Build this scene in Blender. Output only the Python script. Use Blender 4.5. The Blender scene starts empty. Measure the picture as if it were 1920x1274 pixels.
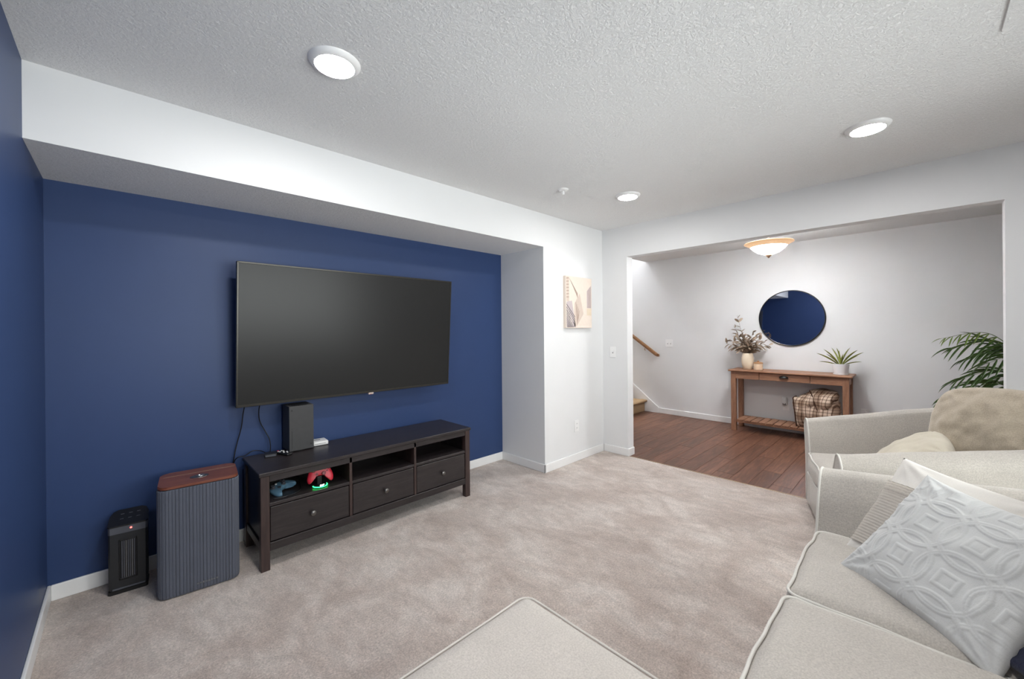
import bpy, bmesh, math, random
from mathutils import Vector, Matrix, noise
random.seed(7)
scene = bpy.context.scene
COL = scene.collection

# ------------------------------------------------------------------ camera
CAM = Vector((.277, -3.0806, 1.3482))
yaw, pitch, roll = (math.radians(a) for a in (44.2278, -.0771, -.4967))
fw = Vector((math.sin(yaw)*math.cos(pitch), math.cos(yaw)*math.cos(pitch), math.sin(pitch)))
rt = Vector((math.cos(yaw), -math.sin(yaw), 0)); up = rt.cross(fw)
r2 = math.cos(roll)*rt + math.sin(roll)*up; u2 = -math.sin(roll)*rt + math.cos(roll)*up
cd = bpy.data.cameras.new('camera'); cam = bpy.data.objects.new('camera', cd); COL.objects.link(cam)
cd.sensor_width = 36; cd.lens = 36*752.15/1920; cd.shift_y = -16.97/1920; cd.clip_start = .02
m = Matrix((r2, u2, -fw)).transposed().to_4x4(); m.translation = CAM; cam.matrix_world = m
scene.camera = cam
# ------------------------------------------------------------------ world, exposure
w = bpy.data.worlds.new('world'); scene.world = w; w.use_nodes = True
w.node_tree.nodes['Background'].inputs[0].default_value = (.98, .99, 1, 1)
w.node_tree.nodes['Background'].inputs[1].default_value = 3.0
vs = scene.view_settings
vs.view_transform = 'Standard'; vs.look = 'None'; vs.gamma = 1; vs.use_curve_mapping = False
vs.exposure = 1.93
DOWNLIGHT = (68.0, 45.0)      # radiance of the recessed lenses: television-side pair, hall-side pair
BOWL = 25.0            # radiance of the hall bowl
STAIR = 150.0

# ------------------------------------------------------------------ helpers: materials
def srgb(r, g, b):
    def f(c):
        c /= 255
        return c/12.92 if c <= .04045 else ((c+.055)/1.055)**2.4
    return (f(r), f(g), f(b), 1)
class NT:
    def __init__(s, name):
        s.m = bpy.data.materials.new(name); s.m.use_nodes = True
        s.t = s.m.node_tree; s.b = s.t.nodes['Principled BSDF']
    def n(s, typ, **kw):
        nd = s.t.nodes.new(typ)
        for k, v in kw.items():
            if k in nd.inputs: nd.inputs[k].default_value = v
            else: setattr(nd, k, v)
        return nd
    def l(s, a, b): s.t.links.new(a, b)
def coords(nt, scale=(1, 1, 1), rot=(0, 0, 0), rand=False):
    tc = nt.n('ShaderNodeTexCoord'); mp = nt.n('ShaderNodeMapping')
    mp.inputs['Scale'].default_value = scale; mp.inputs['Rotation'].default_value = rot
    nt.l(tc.outputs['Object'], mp.inputs['Vector'])
    if rand:
        oi = nt.n('ShaderNodeObjectInfo'); mu = nt.n('ShaderNodeMath', operation='MULTIPLY'); mu.inputs[1].default_value = 37.0
        nt.l(oi.outputs['Random'], mu.inputs[0]); nt.l(mu.outputs[0], mp.inputs['Location'])
    return mp.outputs[0]
def ramp(nt, fac, stops):
    r = nt.n('ShaderNodeValToRGB'); e = r.color_ramp.elements
    while len(e) < len(stops): e.new(.5)
    for i, (p, c) in enumerate(stops): e[i].position = p; e[i].color = c
    nt.l(fac, r.inputs[0]); return r.outputs[0]
def noise_tex(nt, vec, scale, detail=4, rough=.55, dist=0):
    n = nt.n('ShaderNodeTexNoise'); n.inputs['Scale'].default_value = scale; n.inputs['Detail'].default_value = detail
    n.inputs['Roughness'].default_value = rough; n.inputs['Distortion'].default_value = dist
    nt.l(vec, n.inputs['Vector']); return n.outputs['Fac']
def bump(nt, h, strength, dist, prev=None):
    b = nt.n('ShaderNodeBump'); b.inputs['Strength'].default_value = strength; b.inputs['Distance'].default_value = dist
    nt.l(h, b.inputs['Height'])
    if prev is not None: nt.l(prev, b.inputs['Normal'])
    return b.outputs[0]
def shade(c, k): return (min(1, c[0]*k), min(1, c[1]*k), min(1, c[2]*k), 1)
def plain(name, c, rough=.5, spec=.5, metal=0, var=.06, nscale=30, bs=0, bscale=200, bd=.001, emit=None, es=0, **kw):
    nt = NT(name); b = nt.b
    b.inputs['Roughness'].default_value = rough; b.inputs['Metallic'].default_value = metal
    b.inputs['Specular IOR Level'].default_value = spec
    v = coords(nt)
    nt.l(ramp(nt, noise_tex(nt, v, nscale), [(.3, shade(c, 1-var)), (.7, shade(c, 1+var))]), b.inputs['Base Color'])
    if bs: nt.l(bump(nt, noise_tex(nt, v, bscale, 5, .6), bs, bd), b.inputs['Normal'])
    if emit: b.inputs['Emission Color'].default_value = emit; b.inputs['Emission Strength'].default_value = es
    for k, x in kw.items(): b.inputs[k].default_value = x
    return nt.m
def wood(name, c1, c2, c3, scale=(1.2, 14, 14), rough=.45, rand=False, gs=3.0, bs=.15):
    nt = NT(name); v = coords(nt, scale, rand=rand)
    a = noise_tex(nt, v, gs, 8, .62, 1.4)
    col = ramp(nt, a, [(.25, c1), (.5, c2), (.75, c3)])
    v2 = coords(nt, tuple(s*5 for s in scale), rand=rand); fine = noise_tex(nt, v2, gs*2, 4, .6)
    mx = nt.n('ShaderNodeMix', data_type='RGBA', blend_type='MULTIPLY'); mx.inputs[0].default_value = .55
    nt.l(col, mx.inputs[6]); nt.l(ramp(nt, fine, [(.3, (.62, .6, .58, 1)), (.65, (1.05, 1.05, 1.05, 1))]), mx.inputs[7])
    out = mx.outputs[2]
    if rand:
        oi = nt.n('ShaderNodeObjectInfo')
        hv = nt.n('ShaderNodeHueSaturation'); mr = nt.n('ShaderNodeMapRange')
        mr.inputs['To Min'].default_value = .8; mr.inputs['To Max'].default_value = 1.18
        nt.l(oi.outputs['Random'], mr.inputs['Value']); nt.l(mr.outputs[0], hv.inputs['Value']); nt.l(out, hv.inputs['Color']); out = hv.outputs[0]
    nt.l(out, nt.b.inputs['Base Color']); nt.b.inputs['Roughness'].default_value = rough
    nt.l(bump(nt, fine, bs, .001), nt.b.inputs['Normal'])
    return nt.m
def fabric(name, c, weave=420, bs=.5, var=.09, sheen=.25, streak=True):
    nt = NT(name); v = coords(nt)
    big = noise_tex(nt, v, 9, 3); fine = noise_tex(nt, v, weave, 3, .7)
    col = ramp(nt, fine, [(.3, shade(c, 1-var*1.7)), (.68, shade(c, 1+var*.9))])
    mx = nt.n('ShaderNodeMix', data_type='RGBA', blend_type='MULTIPLY'); mx.inputs[0].default_value = .5
    nt.l(col, mx.inputs[6]); nt.l(ramp(nt, big, [(.3, (.93, .93, .93, 1)), (.7, (1.06, 1.06, 1.06, 1))]), mx.inputs[7])
    nt.l(mx.outputs[2], nt.b.inputs['Base Color'])
    nt.b.inputs['Roughness'].default_value = .95; nt.b.inputs['Specular IOR Level'].default_value = .15
    nt.b.inputs['Sheen Weight'].default_value = sheen; nt.b.inputs['Sheen Roughness'].default_value = .6
    vx = coords(nt, (1, .22, .5)); vy = coords(nt, (.22, 1, .5))
    h = nt.n('ShaderNodeMath', operation='ADD')
    nt.l(noise_tex(nt, vx, weave, 2), h.inputs[0]); nt.l(noise_tex(nt, vy, weave, 2), h.inputs[1])
    nt.l(bump(nt, h.outputs[0], bs, .0012), nt.b.inputs['Normal'])
    return nt.m

# wall paints, ceiling, carpet
M = {}
M['white_paint'] = plain('white_wall_paint', (.775, .78, .787, 1), .55, .35, var=.008, nscale=4, bs=.06, bscale=260, bd=.0006)
M['blue_paint'] = plain('navy_wall_paint', (.030, .058, .155, 1), .44, .30, var=.025, nscale=5, bs=.08, bscale=240, bd=.0006)
M['trim_white'] = plain('white_trim_paint', (.84, .84, .84, 1), .35, .5, var=.008)
def ceiling_mat():
    nt = NT('stippled_ceiling_paint'); v = coords(nt)
    nt.b.inputs['Roughness'].default_value = .85; nt.b.inputs['Specular IOR Level'].default_value = .2
    a = noise_tex(nt, v, 75, 6, .68, .6); b = noise_tex(nt, v, 28, 3, .5, .4)
    nt.l(ramp(nt, a, [(.3, (.87, .87, .87, 1)), (.7, (.92, .92, .92, 1))]), nt.b.inputs['Base Color'])
    ra = ramp(nt, a, [(.42, (0, 0, 0, 1)), (.62, (1, 1, 1, 1))])
    p = bump(nt, b, .25, .006)
    nt.l(bump(nt, ra, .6, .007, p), nt.b.inputs['Normal'])
    return nt.m
M['ceiling'] = ceiling_mat()
def carpet_mat():
    nt = NT('beige_cut_pile_carpet'); v = coords(nt)
    nt.b.inputs['Roughness'].default_value = 1; nt.b.inputs['Specular IOR Level'].default_value = .05
    nt.b.inputs['Sheen Weight'].default_value = .3; nt.b.inputs['Sheen Roughness'].default_value = .5
    nap = noise_tex(nt, coords(nt, (1.0, .75, 1), (0, 0, .5)), 3.6, 5, .65, .7)
    nap2 = noise_tex(nt, coords(nt, (1.4, .7, 1), (0, 0, .9)), 13.0, 5, .7, .5)
    fine = noise_tex(nt, v, 120, 4, .8); tuft = noise_tex(nt, v, 55, 4, .75)
    col = ramp(nt, nap, [(.34, srgb(190, 174, 164)), (.5, srgb(206, 192, 183)), (.66, srgb(222, 211, 203))])
    def mul(a, fac, lo, hi, stops, k):
        mx = nt.n('ShaderNodeMix', data_type='RGBA', blend_type='MULTIPLY'); mx.inputs[0].default_value = k
        nt.l(a, mx.inputs[6]); nt.l(ramp(nt, fac, [(stops[0], (lo, lo, lo, 1)), (stops[1], (hi, hi, hi, 1))]), mx.inputs[7]); return mx.outputs[2]
    col = mul(col, nap2, .84, 1.08, (.36, .62), .8)
    col = mul(col, tuft, .82, 1.08, (.32, .66), .7)
    col = mul(col, fine, .60, 1.22, (.34, .66), .85)
    nt.l(col, nt.b.inputs['Base Color'])
    p = bump(nt, tuft, .45, .010)
    nt.l(bump(nt, fine, .8, .006, p), nt.b.inputs['Normal'])
    return nt.m
def glass_mat():
    nt = NT('clear_door_glass'); t = nt.t; out = t.nodes['Material Output']
    fr = nt.n('ShaderNodeFresnel'); fr.inputs[0].default_value = 1.5
    tr = nt.n('ShaderNodeBsdfTransparent'); gl = nt.n('ShaderNodeBsdfGlossy'); gl.inputs['Roughness'].default_value = .02; mx = nt.n('ShaderNodeMixShader')
    tr.inputs[0].default_value = (.95, .97, .96, 1)
    nt.l(fr.outputs[0], mx.inputs[0]); nt.l(tr.outputs[0], mx.inputs[1]); nt.l(gl.outputs[0], mx.inputs[2]); nt.l(mx.outputs[0], out.inputs[0])
    return nt.m
M['glass'] = glass_mat()
M['carpet'] = carpet_mat()
M['stair_carpet'] = plain('tan_stair_carpet', srgb(178, 150, 118), 1, .05, var=.1, nscale=60, bs=.7, bscale=160, bd=.005)
M['plank'] = wood('walnut_vinyl_plank', srgb(74, 46, 34), srgb(108, 72, 55), srgb(140, 100, 78), (1.1, 11, 11), .42, True, 2.2, .1)
M['groove'] = plain('dark_floor_groove', srgb(50, 32, 24), .8)
M['oak'] = wood('brown_oak_console', srgb(122, 84, 62), srgb(156, 112, 86), srgb(180, 138, 110), (14, 1.3, 14), .5, False, 2.5)
M['oak_up'] = wood('brown_oak_leg', srgb(122, 84, 62), srgb(156, 112, 86), srgb(180, 138, 110), (14, 14, 1.3), .5, False, 2.5)
M['rail_wood'] = wood('brown_rail_wood', srgb(104, 70, 44), srgb(140, 98, 64), srgb(160, 116, 80), (14, 1.3, 3), .4)
M['espresso'] = wood('black_brown_stain', srgb(34, 29, 30), srgb(46, 41, 42), srgb(58, 51, 51), (1.3, 16, 16), .36, False, 2.5, .12)
M['espresso_up'] = wood('black_brown_stain_upright', srgb(46, 34, 33), srgb(62, 48, 46), srgb(80, 62, 58), (16, 16, 1.3), .4, False, 2.5, .12)
M['pewter'] = plain('pewter_knob_metal', srgb(120, 118, 116), .35, .5, .9)
M['black_plastic'] = plain('black_plastic', srgb(26, 26, 28), .42)
M['soft_black'] = plain('satin_black_plastic', srgb(36, 37, 40), .5)
M['screen'] = plain('dark_glossy_screen', (.020, .020, .020, 1), .30, .24, var=.01)
M['bezel'] = plain('dark_tv_bezel', srgb(60, 58, 54), .3, .5, .5)
M['console_grey'] = plain('charcoal_console_plastic', srgb(66, 66, 67), .55, .35, bs=.1, bscale=600, bd=.0003)
M['white_plastic'] = plain('white_plastic', (.82, .82, .81, 1), .4, var=.01)
M['switch_white'] = plain('white_switch_plastic', (.86, .86, .86, 1), .35, var=.005)
M['mid_grey'] = plain('grey_slot', srgb(90, 90, 92), .6)  # even grey of slots, seams, hub foot and printed mark
M['red_plastic'] = plain('red_controller_plastic', srgb(214, 46, 66), .4, .5, var=.03)
M['dark_red'] = plain('dark_red_controller_button', srgb(130, 20, 34), .4)
M['teal_plastic'] = plain('teal_blue_controller_plastic', srgb(96, 132, 156), .38)
M['green_glow'] = plain('green_led', srgb(40, 200, 90), .4, emit=(.02, .85, .15, 1), es=1.6)
M['white_glow'] = plain('white_led', (.9, .95, .9, 1), .4, emit=(.8, 1, .85, 1), es=1.5)
M['red_glow'] = plain('red_led', srgb(220, 40, 40), .4, emit=(1, .06, .05, 1), es=2.5)
M['slate_fabric'] = fabric('slate_grey_speaker_fabric', srgb(88, 92, 104), 700, .3, .1, .1)
M['walnut'] = wood('walnut_lid', srgb(92, 50, 38), srgb(122, 70, 54), srgb(140, 86, 66), (1.5, 16, 16), .38, False, 2.5)
M['brass'] = plain('champagne_metal', srgb(168, 148, 124), .35, .5, .6)
M['steel'] = plain('brushed_heater_steel', srgb(140, 142, 145), .35, .5, .85)
M['slate_plastic'] = plain('slate_grey_plastic', srgb(84, 86, 94), .45)
M['ottoman_piping'] = fabric('taupe_ottoman_piping', srgb(200, 194, 187), 300, .3, .05)
M['sofa'] = fabric('oatmeal_sofa_linen', srgb(190, 184, 176), 190, .8, .13)
M['sofa_cool'] = M['sofa']
M['piping'] = fabric('ivory_piping_cord', srgb(216, 213, 206), 500, .3, .03)
M['tan_linen'] = fabric('tan_pillow_linen', srgb(178, 166, 148), 200, .8, .12)
M['cream_linen'] = fabric('cream_pillow_linen', srgb(204, 196, 178), 400, .4, .05)
M['white_cotton'] = fabric('white_pillow_cotton', srgb(226, 222, 216), 450, .3, .03)
M['knit'] = fabric('cream_chunky_knit', srgb(236, 230, 222), 260, .5, .04)
M['grey_cotton'] = fabric('pale_blue_grey_pillow_cotton', srgb(203, 204, 203), 480, .3, .03)
M['navy_knit'] = fabric('navy_throw_knit', srgb(32, 36, 58), 200, .9, .2)
M['ottoman'] = fabric('pale_taupe_ottoman_linen', srgb(190, 183, 176), 200, .8, .12)
M['ceramic'] = plain('cream_ceramic', srgb(230, 214, 190), .4, var=.02)
M['beige_ceramic'] = plain('beige_jar_ceramic', srgb(214, 188, 160), .55, var=.08, nscale=45)
M['jar_wood'] = plain('pale_jar_lid_wood', srgb(190, 142, 100), .5, var=.1)
M['pot_white'] = plain('white_pot_ceramic', (.8, .81, .83, 1), .35, var=.01)
M['soil'] = plain('dark_potting_soil', srgb(60, 46, 36), .9, var=.3, nscale=80, bs=.8)
M['leaf_grey'] = plain('dried_olive_leaf', srgb(158, 140, 122), .6, var=.4, nscale=14)
M['twig'] = plain('brown_twig', srgb(96, 78, 60), .7)
M['blade'] = plain('yellow_green_blade', srgb(142, 148, 70), .5, var=.3, nscale=12)
M['palm'] = plain('dark_green_palm_leaf', srgb(74, 104, 52), .36, var=.45, nscale=7)
M['palm_light'] = plain('lime_palm_leaf', srgb(112, 140, 52), .42, var=.25, nscale=7)
M['palm_stem'] = plain('green_palm_stem', srgb(92, 110, 58), .5)
M['basket'] = plain('woven_basket_straw', srgb(150, 120, 84), .8, var=.25, nscale=60, bs=.6, bscale=90, bd=.006)
M['black_metal'] = plain('black_mirror_frame_metal', srgb(24, 22, 22), .4, .5, .3)
M['mirror'] = plain('silver_mirror_glass', (.56, .58, .66, 1), .015, .5, 1, var=.002)
M['bronze'] = plain('antique_bronze_metal', srgb(150, 118, 96), .38, .5, .8)
for k_, v_ in (('lens', DOWNLIGHT[0]), ('lens_soft', DOWNLIGHT[1])): M[k_] = plain('lit_frosted_'+k_, (.9, .9, .9, 1), .5, emit=(1, .985, .965, 1), es=v_)
M['stair_lens'] = plain('lit_stair_lens', (.9, .9, .9, 1), .5, emit=(.97, .985, 1, 1), es=STAIR)
M['bowl'] = plain('lit_alabaster_glass', (.9, .86, .8, 1), .4, emit=(.965, .985, 1, 1), es=BOWL)
M['bowl_rim'] = plain('peach_alabaster_rim', (.42, .27, .15, 1), .35, emit=(1, .62, .34, 1), es=.16)
M['tag_light'] = plain('light_tv_badge', srgb(210, 190, 180), .4)
M['canvas_cream'] = plain('cream_canvas', srgb(228, 214, 202), .85, .1, var=.02, bs=.25, bscale=700, bd=.0005)
M['print_taupe'] = plain('taupe_print', srgb(208, 192, 180), .85, .1, var=.03)
M['print_brown'] = plain('soft_brown_print', srgb(176, 156, 144), .85, .1, var=.05)
M['print_grey'] = plain('grey_print', srgb(122, 114, 114), .85, .1, var=.06)
M['print_lilac'] = plain('lilac_print', srgb(196, 184, 186), .85, .1, var=.03)
M['print_white'] = plain('white_print', srgb(238, 228, 220), .85, .1, var=.02)
M['print_sand'] = plain('sand_print', srgb(222, 206, 184), .85, .1, var=.03)
def plaid_mat():
    nt = NT('brown_cream_plaid_wool'); v = coords(nt)
    sx = nt.n('ShaderNodeSeparateXYZ'); nt.l(v, sx.inputs[0])
    def bands(sock, period, w0, off):
        a = nt.n('ShaderNodeMath', operation='MULTIPLY_ADD'); a.inputs[1].default_value = 1/period; a.inputs[2].default_value = off; nt.l(sock, a.inputs[0])
        f = nt.n('ShaderNodeMath', operation='FRACT'); nt.l(a.outputs[0], f.inputs[0])
        c = nt.n('ShaderNodeMath', operation='LESS_THAN'); c.inputs[1].default_value = w0; nt.l(f.outputs[0], c.inputs[0]); return c.outputs[0]
    dg = nt.n('ShaderNodeMath', operation='ADD'); nt.l(sx.outputs[0], dg.inputs[0]); nt.l(sx.outputs[1], dg.inputs[1])
    base = srgb(226, 204, 184); dark = (.30, .24, .22, 1)
    col = None
    fine = noise_tex(nt, v, 160, 3)
    cur = ramp(nt, fine, [(.3, shade(base, .86)), (.7, base)])
    for sock, per, wd, off, k in ((dg.outputs[0], .16, .42, .1, .75), (sx.outputs[2], .15, .40, .3, .75), (dg.outputs[0], .04, .22, 0, .8), (sx.outputs[2], .037, .22, .5, .8)):
        mx = nt.n('ShaderNodeMix', data_type='RGBA', blend_type='MULTIPLY')
        k_ = nt.n('ShaderNodeMath', operation='MULTIPLY'); k_.inputs[1].default_value = k; nt.l(bands(sock, per, wd, off), k_.inputs[0])
        nt.l(k_.outputs[0], mx.inputs[0]); nt.l(cur, mx.inputs[6]); mx.inputs[7].default_value = dark if wd < .3 else (.52, .44, .39, 1)
        cur = mx.outputs[2]
    nt.l(cur, nt.b.inputs['Base Color']); nt.b.inputs['Roughness'].default_value = .95; nt.b.inputs['Specular IOR Level'].default_value = .1
    nt.l(bump(nt, fine, .5, .002), nt.b.inputs['Normal'])
    return nt.m
M['plaid'] = plaid_mat()
M['plaid_edge'] = plain('dark_brown_blanket_binding', srgb(74, 50, 40), .9, .1, var=.15)

# ------------------------------------------------------------------ helpers: geometry
def link(o, parent=None):
    COL.objects.link(o)
    if parent is not None: o.parent = parent
    return o
def obj(name, bm, mats, parent=None, smooth=False, angle=None):
    bmesh.ops.recalc_face_normals(bm, faces=bm.faces)
    me = bpy.data.meshes.new(name); bm.to_mesh(me); bm.free()
    for k in (mats if isinstance(mats, (list, tuple)) else [mats]): me.materials.append(M[k])
    if smooth:
        me.polygons.foreach_set('use_smooth', [True]*len(me.polygons))
        if angle: me.set_sharp_from_angle(angle=math.radians(angle))
    return link(bpy.data.objects.new(name, me), parent)
def thing(name, label, cat, loc=(0, 0, 0), rz=0, group=None):
    o = bpy.data.objects.new(name, None); COL.objects.link(o); o.empty_display_size = .1
    o.location = loc; o.rotation_euler = (0, 0, rz); return tag(o, label, cat, group)
def tag(o, label, cat, group=None):
    o['label'] = label; o['category'] = cat
    if group: o['group'] = group
    return o
def struct(o, label=None):
    o['kind'] = 'structure'
    if label: o['label'] = label
    return o
def box(bm, x0, x1, y0, y1, z0, z1, bev=0, seg=2, mat=0, mtx=None):
    r = bmesh.ops.create_cube(bm, size=1); vs_ = r['verts']
    for v in vs_: v.co = Vector(((x0+x1)/2+v.co.x*(x1-x0), (y0+y1)/2+v.co.y*(y1-y0), (z0+z1)/2+v.co.z*(z1-z0)))
    fs = set(f for v in vs_ for f in v.link_faces)
    for f in fs: f.material_index = mat
    if bev:
        es = list(set(e for v in vs_ for e in v.link_edges))
        rr = bmesh.ops.bevel(bm, geom=es, offset=bev, segments=seg, affect='EDGES', profile=.5)
        vs_ = list(set(v for f in rr['faces'] for v in f.verts) | set(v for v in vs_ if v.is_valid))
        for f in set(f for v in vs_ for f in v.link_faces): f.material_index = mat
    if mtx is not None:
        for v in vs_: v.co = mtx @ v.co
    return bm
def B(*a, **k): return box(bmesh.new(), *a, **k)
def lathe(bm, prof, n=32, c=(0, 0, 0), mat=0, mtx=None):
    rings = []
    for r, z in prof:
        if r < 1e-6: rings.append([bm.verts.new((c[0], c[1], c[2]+z))])
        else: rings.append([bm.verts.new((c[0]+r*math.cos(2*math.pi*i/n), c[1]+r*math.sin(2*math.pi*i/n), c[2]+z)) for i in range(n)])
    for a, b in zip(rings, rings[1:]):
        for i in range(n):
            j = (i+1) % n
            if len(a) == 1 and len(b) == 1: continue
            if len(a) == 1: f = bm.faces.new((a[0], b[i], b[j]))
            elif len(b) == 1: f = bm.faces.new((a[i], a[j], b[0]))
            else: f = bm.faces.new((a[i], a[j], b[j], b[i]))
            f.material_index = mat
    if mtx is not None:
        for rg in rings:
            for v in rg: v.co = mtx @ v.co
    return bm
def catmull(pts, k=6, closed=False):
    P = [Vector(p) for p in pts]; n = len(P); out = []
    for i in range(n if closed else n-1):
        g = (lambda j: P[j % n]) if closed else (lambda j: P[max(0, min(n-1, j))])
        p0, p1, p2, p3 = g(i-1), g(i), g(i+1), g(i+2)
        for s in range(k):
            t = s/k
            out.append(.5*((2*p1)+(p2-p0)*t+(2*p0-5*p1+4*p2-p3)*t*t+(3*p1-p0-3*p2+p3)*t**3))
    if not closed: out.append(P[-1])
    return out
def tube(bm, pts, r, n=8, closed=False, mat=0):
    P = [Vector(p) for p in pts]; N = len(P); rings = []; prev = None
    for i in range(N):
        t = (P[(i+1) % N]-P[i-1]) if closed else (P[min(i+1, N-1)]-P[max(i-1, 0)])
        t.normalize()
        a = prev - t*prev.dot(t) if prev is not None else t.orthogonal()
        if a.length < 1e-5: a = t.orthogonal()
        a.normalize(); prev = a; b = t.cross(a)
        rr = r(i/(N-1)) if callable(r) else r
        rings.append([bm.verts.new(P[i]+rr*(math.cos(2*math.pi*k/n)*a+math.sin(2*math.pi*k/n)*b)) for k in range(n)])
    for i in range(N if closed else N-1):
        A, Bq = rings[i], rings[(i+1) % N]
        off = 0
        if closed and i == N-1:
            off = min(range(n), key=lambda o: (A[0].co-Bq[o].co).length)
        for k in range(n):
            f = bm.faces.new((A[k], A[(k+1) % n], Bq[(k+1+off) % n], Bq[(k+off) % n])); f.material_index = mat
    if not closed:
        for rg in (rings[0], rings[-1]):
            f = bm.faces.new(rg); f.material_index = mat
    return bm
def prism(bm, outline, axis, a0, a1, mat=0):
    """outline of 2-D points extruded along axis ('x','y','z') from a0 to a1"""
    def p(u, v, a): return {'x': (a, u, v), 'y': (u, a, v), 'z': (u, v, a)}[axis]
    A = [bm.verts.new(p(u, v, a0)) for u, v in outline]; Bq = [bm.verts.new(p(u, v, a1)) for u, v in outline]
    n = len(outline); fs = [bm.faces.new(A), bm.faces.new(list(reversed(Bq)))]
    fs += [bm.faces.new((A[i], A[(i+1) % n], Bq[(i+1) % n], Bq[i])) for i in range(n)]
    for f in fs: f.material_index = mat
    return bm
def soft_box(w, d, h, r, crown=.02, n=22, wr=.004, seed=0, belly=0, bottom_crown=.3):
    """cushion centred on the origin: rounded, crowned, slightly wrinkled"""
    bm = bmesh.new()
    nx = max(6, int(n*w/max(w, d))); ny = max(6, int(n*d/max(w, d))); nz = 6
    bmesh.ops.create_cube(bm, size=2)
    def cuts(ax, k):
        for i in range(1, k):
            co = [0, 0, 0]; no = [0, 0, 0]; co[ax] = -1+2*i/k; no[ax] = 1
            bmesh.ops.bisect_plane(bm, geom=bm.verts[:]+bm.edges[:]+bm.faces[:], plane_co=co, plane_no=no, dist=1e-6)
    cuts(0, nx); cuts(1, ny); cuts(2, nz)
    H = Vector((w/2, d/2, h/2))
    for v in bm.verts:
        q = Vector((v.co.x*H.x, v.co.y*H.y, v.co.z*H.z)); u, t, s = v.co
        c = Vector([max(-(H[i]-r), min(H[i]-r, q[i])) for i in range(3)])
        dlt = q-c
        if dlt.length > 1e-9: q = c+dlt.normalized()*min(r, dlt.length if sum(abs(x) > 1e-9 for x in dlt) == 1 else r)
        k = (1-u*u)*(1-t*t)
        q.z += crown*(k**.6)*(1 if s > 0 else -bottom_crown)*abs(s)
        if belly:
            q.y += belly*(1-s*s)*(1-u*u)*t*abs(t); q.x += belly*(1-s*s)*(1-t*t)*u*abs(u)
        nv = noise.noise_vector(Vector((q.x*7+seed, q.y*7, q.z*7)))
        q += nv*wr
        v.co = q
    return bm
def rounded_loop(w, d, r, z, k=6, seed=0, wr=0.0, bow=0.0):
    pts = []
    for cx, cy, a0 in ((w/2-r, d/2-r, 0), (-w/2+r, d/2-r, 90), (-w/2+r, -d/2+r, 180), (w/2-r, -d/2+r, 270)):
        for i in range(k+1):
            a = math.radians(a0+90*i/k); pts.append(Vector((cx+r*math.cos(a), cy+r*math.sin(a), z)))
    out = []
    for i, p in enumerate(pts):
        q = pts[(i+1) % len(pts)]; L_ = (q-p).length; s = max(1, int(L_/.04))
        for j in range(s): out.append(p.lerp(q, j/s))
    for p in out:
        nv = noise.noise_vector(Vector((p.x*7+seed, p.y*7, p.z*7)))
        p += nv*wr
    return out
def place(o, origin, right, upv):
    r = Vector(right).normalized(); u = Vector(upv); u = (u-r*u.dot(r)).normalized(); n = r.cross(u)
    mm = Matrix((r, u, n)).transposed().to_4x4(); mm.translation = Vector(origin); o.matrix_world = mm
def pillow_bm(w, h, th, n=40, pinch=.07, disp=None, wr=.006, seed=0, rnd=.0):
    bm = bmesh.new()
    def pos(i, j, side):
        u = -1+2*i/n; v = -1+2*j/n
        x = u*(1-pinch*(1-v*v)*abs(u)**2)*w/2; y = v*(1-pinch*(1-u*u)*abs(v)**2)*h/2
        k_ = 1-rnd*(u*v)**2; x *= k_; y *= k_
        t = ((1-u**2)*(1-v**2))
        z = th/2*(max(0, t)**.42)
        p = Vector((x, y, z*side))
        edge = min(1, 6*max(0, t))
        nv = noise.noise(Vector((x*9+seed, y*9, side*3.1)))+.5*noise.noise(Vector((x*22+seed, y*22, side*1.7)))
        p.z += side*wr*nv*edge
        # pulled folds radiating from the corners
        for cx, cy in ((-1, -1), (1, -1), (-1, 1), (1, 1)):
            dx, dy = u-cx, v-cy; rr = math.hypot(dx, dy)
            if rr < .9: p.z += side*.006*math.sin(math.atan2(dy, dx)*14+seed)*(1-rr/.9)*min(1, rr*5)*edge
        if disp and side > 0: p.z += disp(x, y)*edge
        return p
    top = [[None]*(n+1) for _ in range(n+1)]; bot = [[None]*(n+1) for _ in range(n+1)]
    for i in range(n+1):
        for j in range(n+1):
            v = bm.verts.new(pos(i, j, 1)); top[i][j] = v
            bot[i][j] = v if i in (0, n) or j in (0, n) else bm.verts.new(pos(i, j, -1))
    for i in range(n):
        for j in range(n):
            bm.faces.new((top[i][j], top[i+1][j], top[i+1][j+1], top[i][j+1]))
            q = (bot[i][j], bot[i][j+1], bot[i+1][j+1], bot[i+1][j])
            bm.faces.new(q)
    return bm

# ================================================================== SETTING
H, S, ZS, XR, L, T = 2.44, .587, 2.129, 3.123, 4.112, .111
YO1, YO2, ZO, LB, YB, YH = -.89, -3.425, 2.114, 6.4415, -4.3, -5.2
XC = 4.123                         # carpet edge
YST = .094                         # end of the hall ceiling, start of the stairwell
struct(obj('floor', B(-.1, XC, YB-.1, .1, -.12, 0), 'carpet'), 'beige cut pile carpet of the living room')
struct(obj('wall_left', B(-.1, 0, YB, .1, 0, H), 'blue_paint'), 'navy blue wall at the far left')
struct(obj('wall_back', B(0, XR, 0, .1, 0, ZS), 'blue_paint'), 'navy blue recessed wall behind the television')
bm = B(0, XR, -S, .1, ZS, H)
for f in bm.faces:
    if f.calc_center_median().z < ZS+.001: f.material_index = 1
struct(obj('wall_soffit', bm, ['white_paint', 'ceiling']), 'white dropped soffit above the navy recess')
struct(obj('wall_pier', B(XR, L, -S, .1, 0, H), 'white_paint'), 'white wall pier with the canvas')
bm = B(L, L+T, YO1, .194, 0, H); box(bm, L, L+T, YB, YO2, 0, H); box(bm, L, L+T, YO2, YO1, ZO, H)
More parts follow.
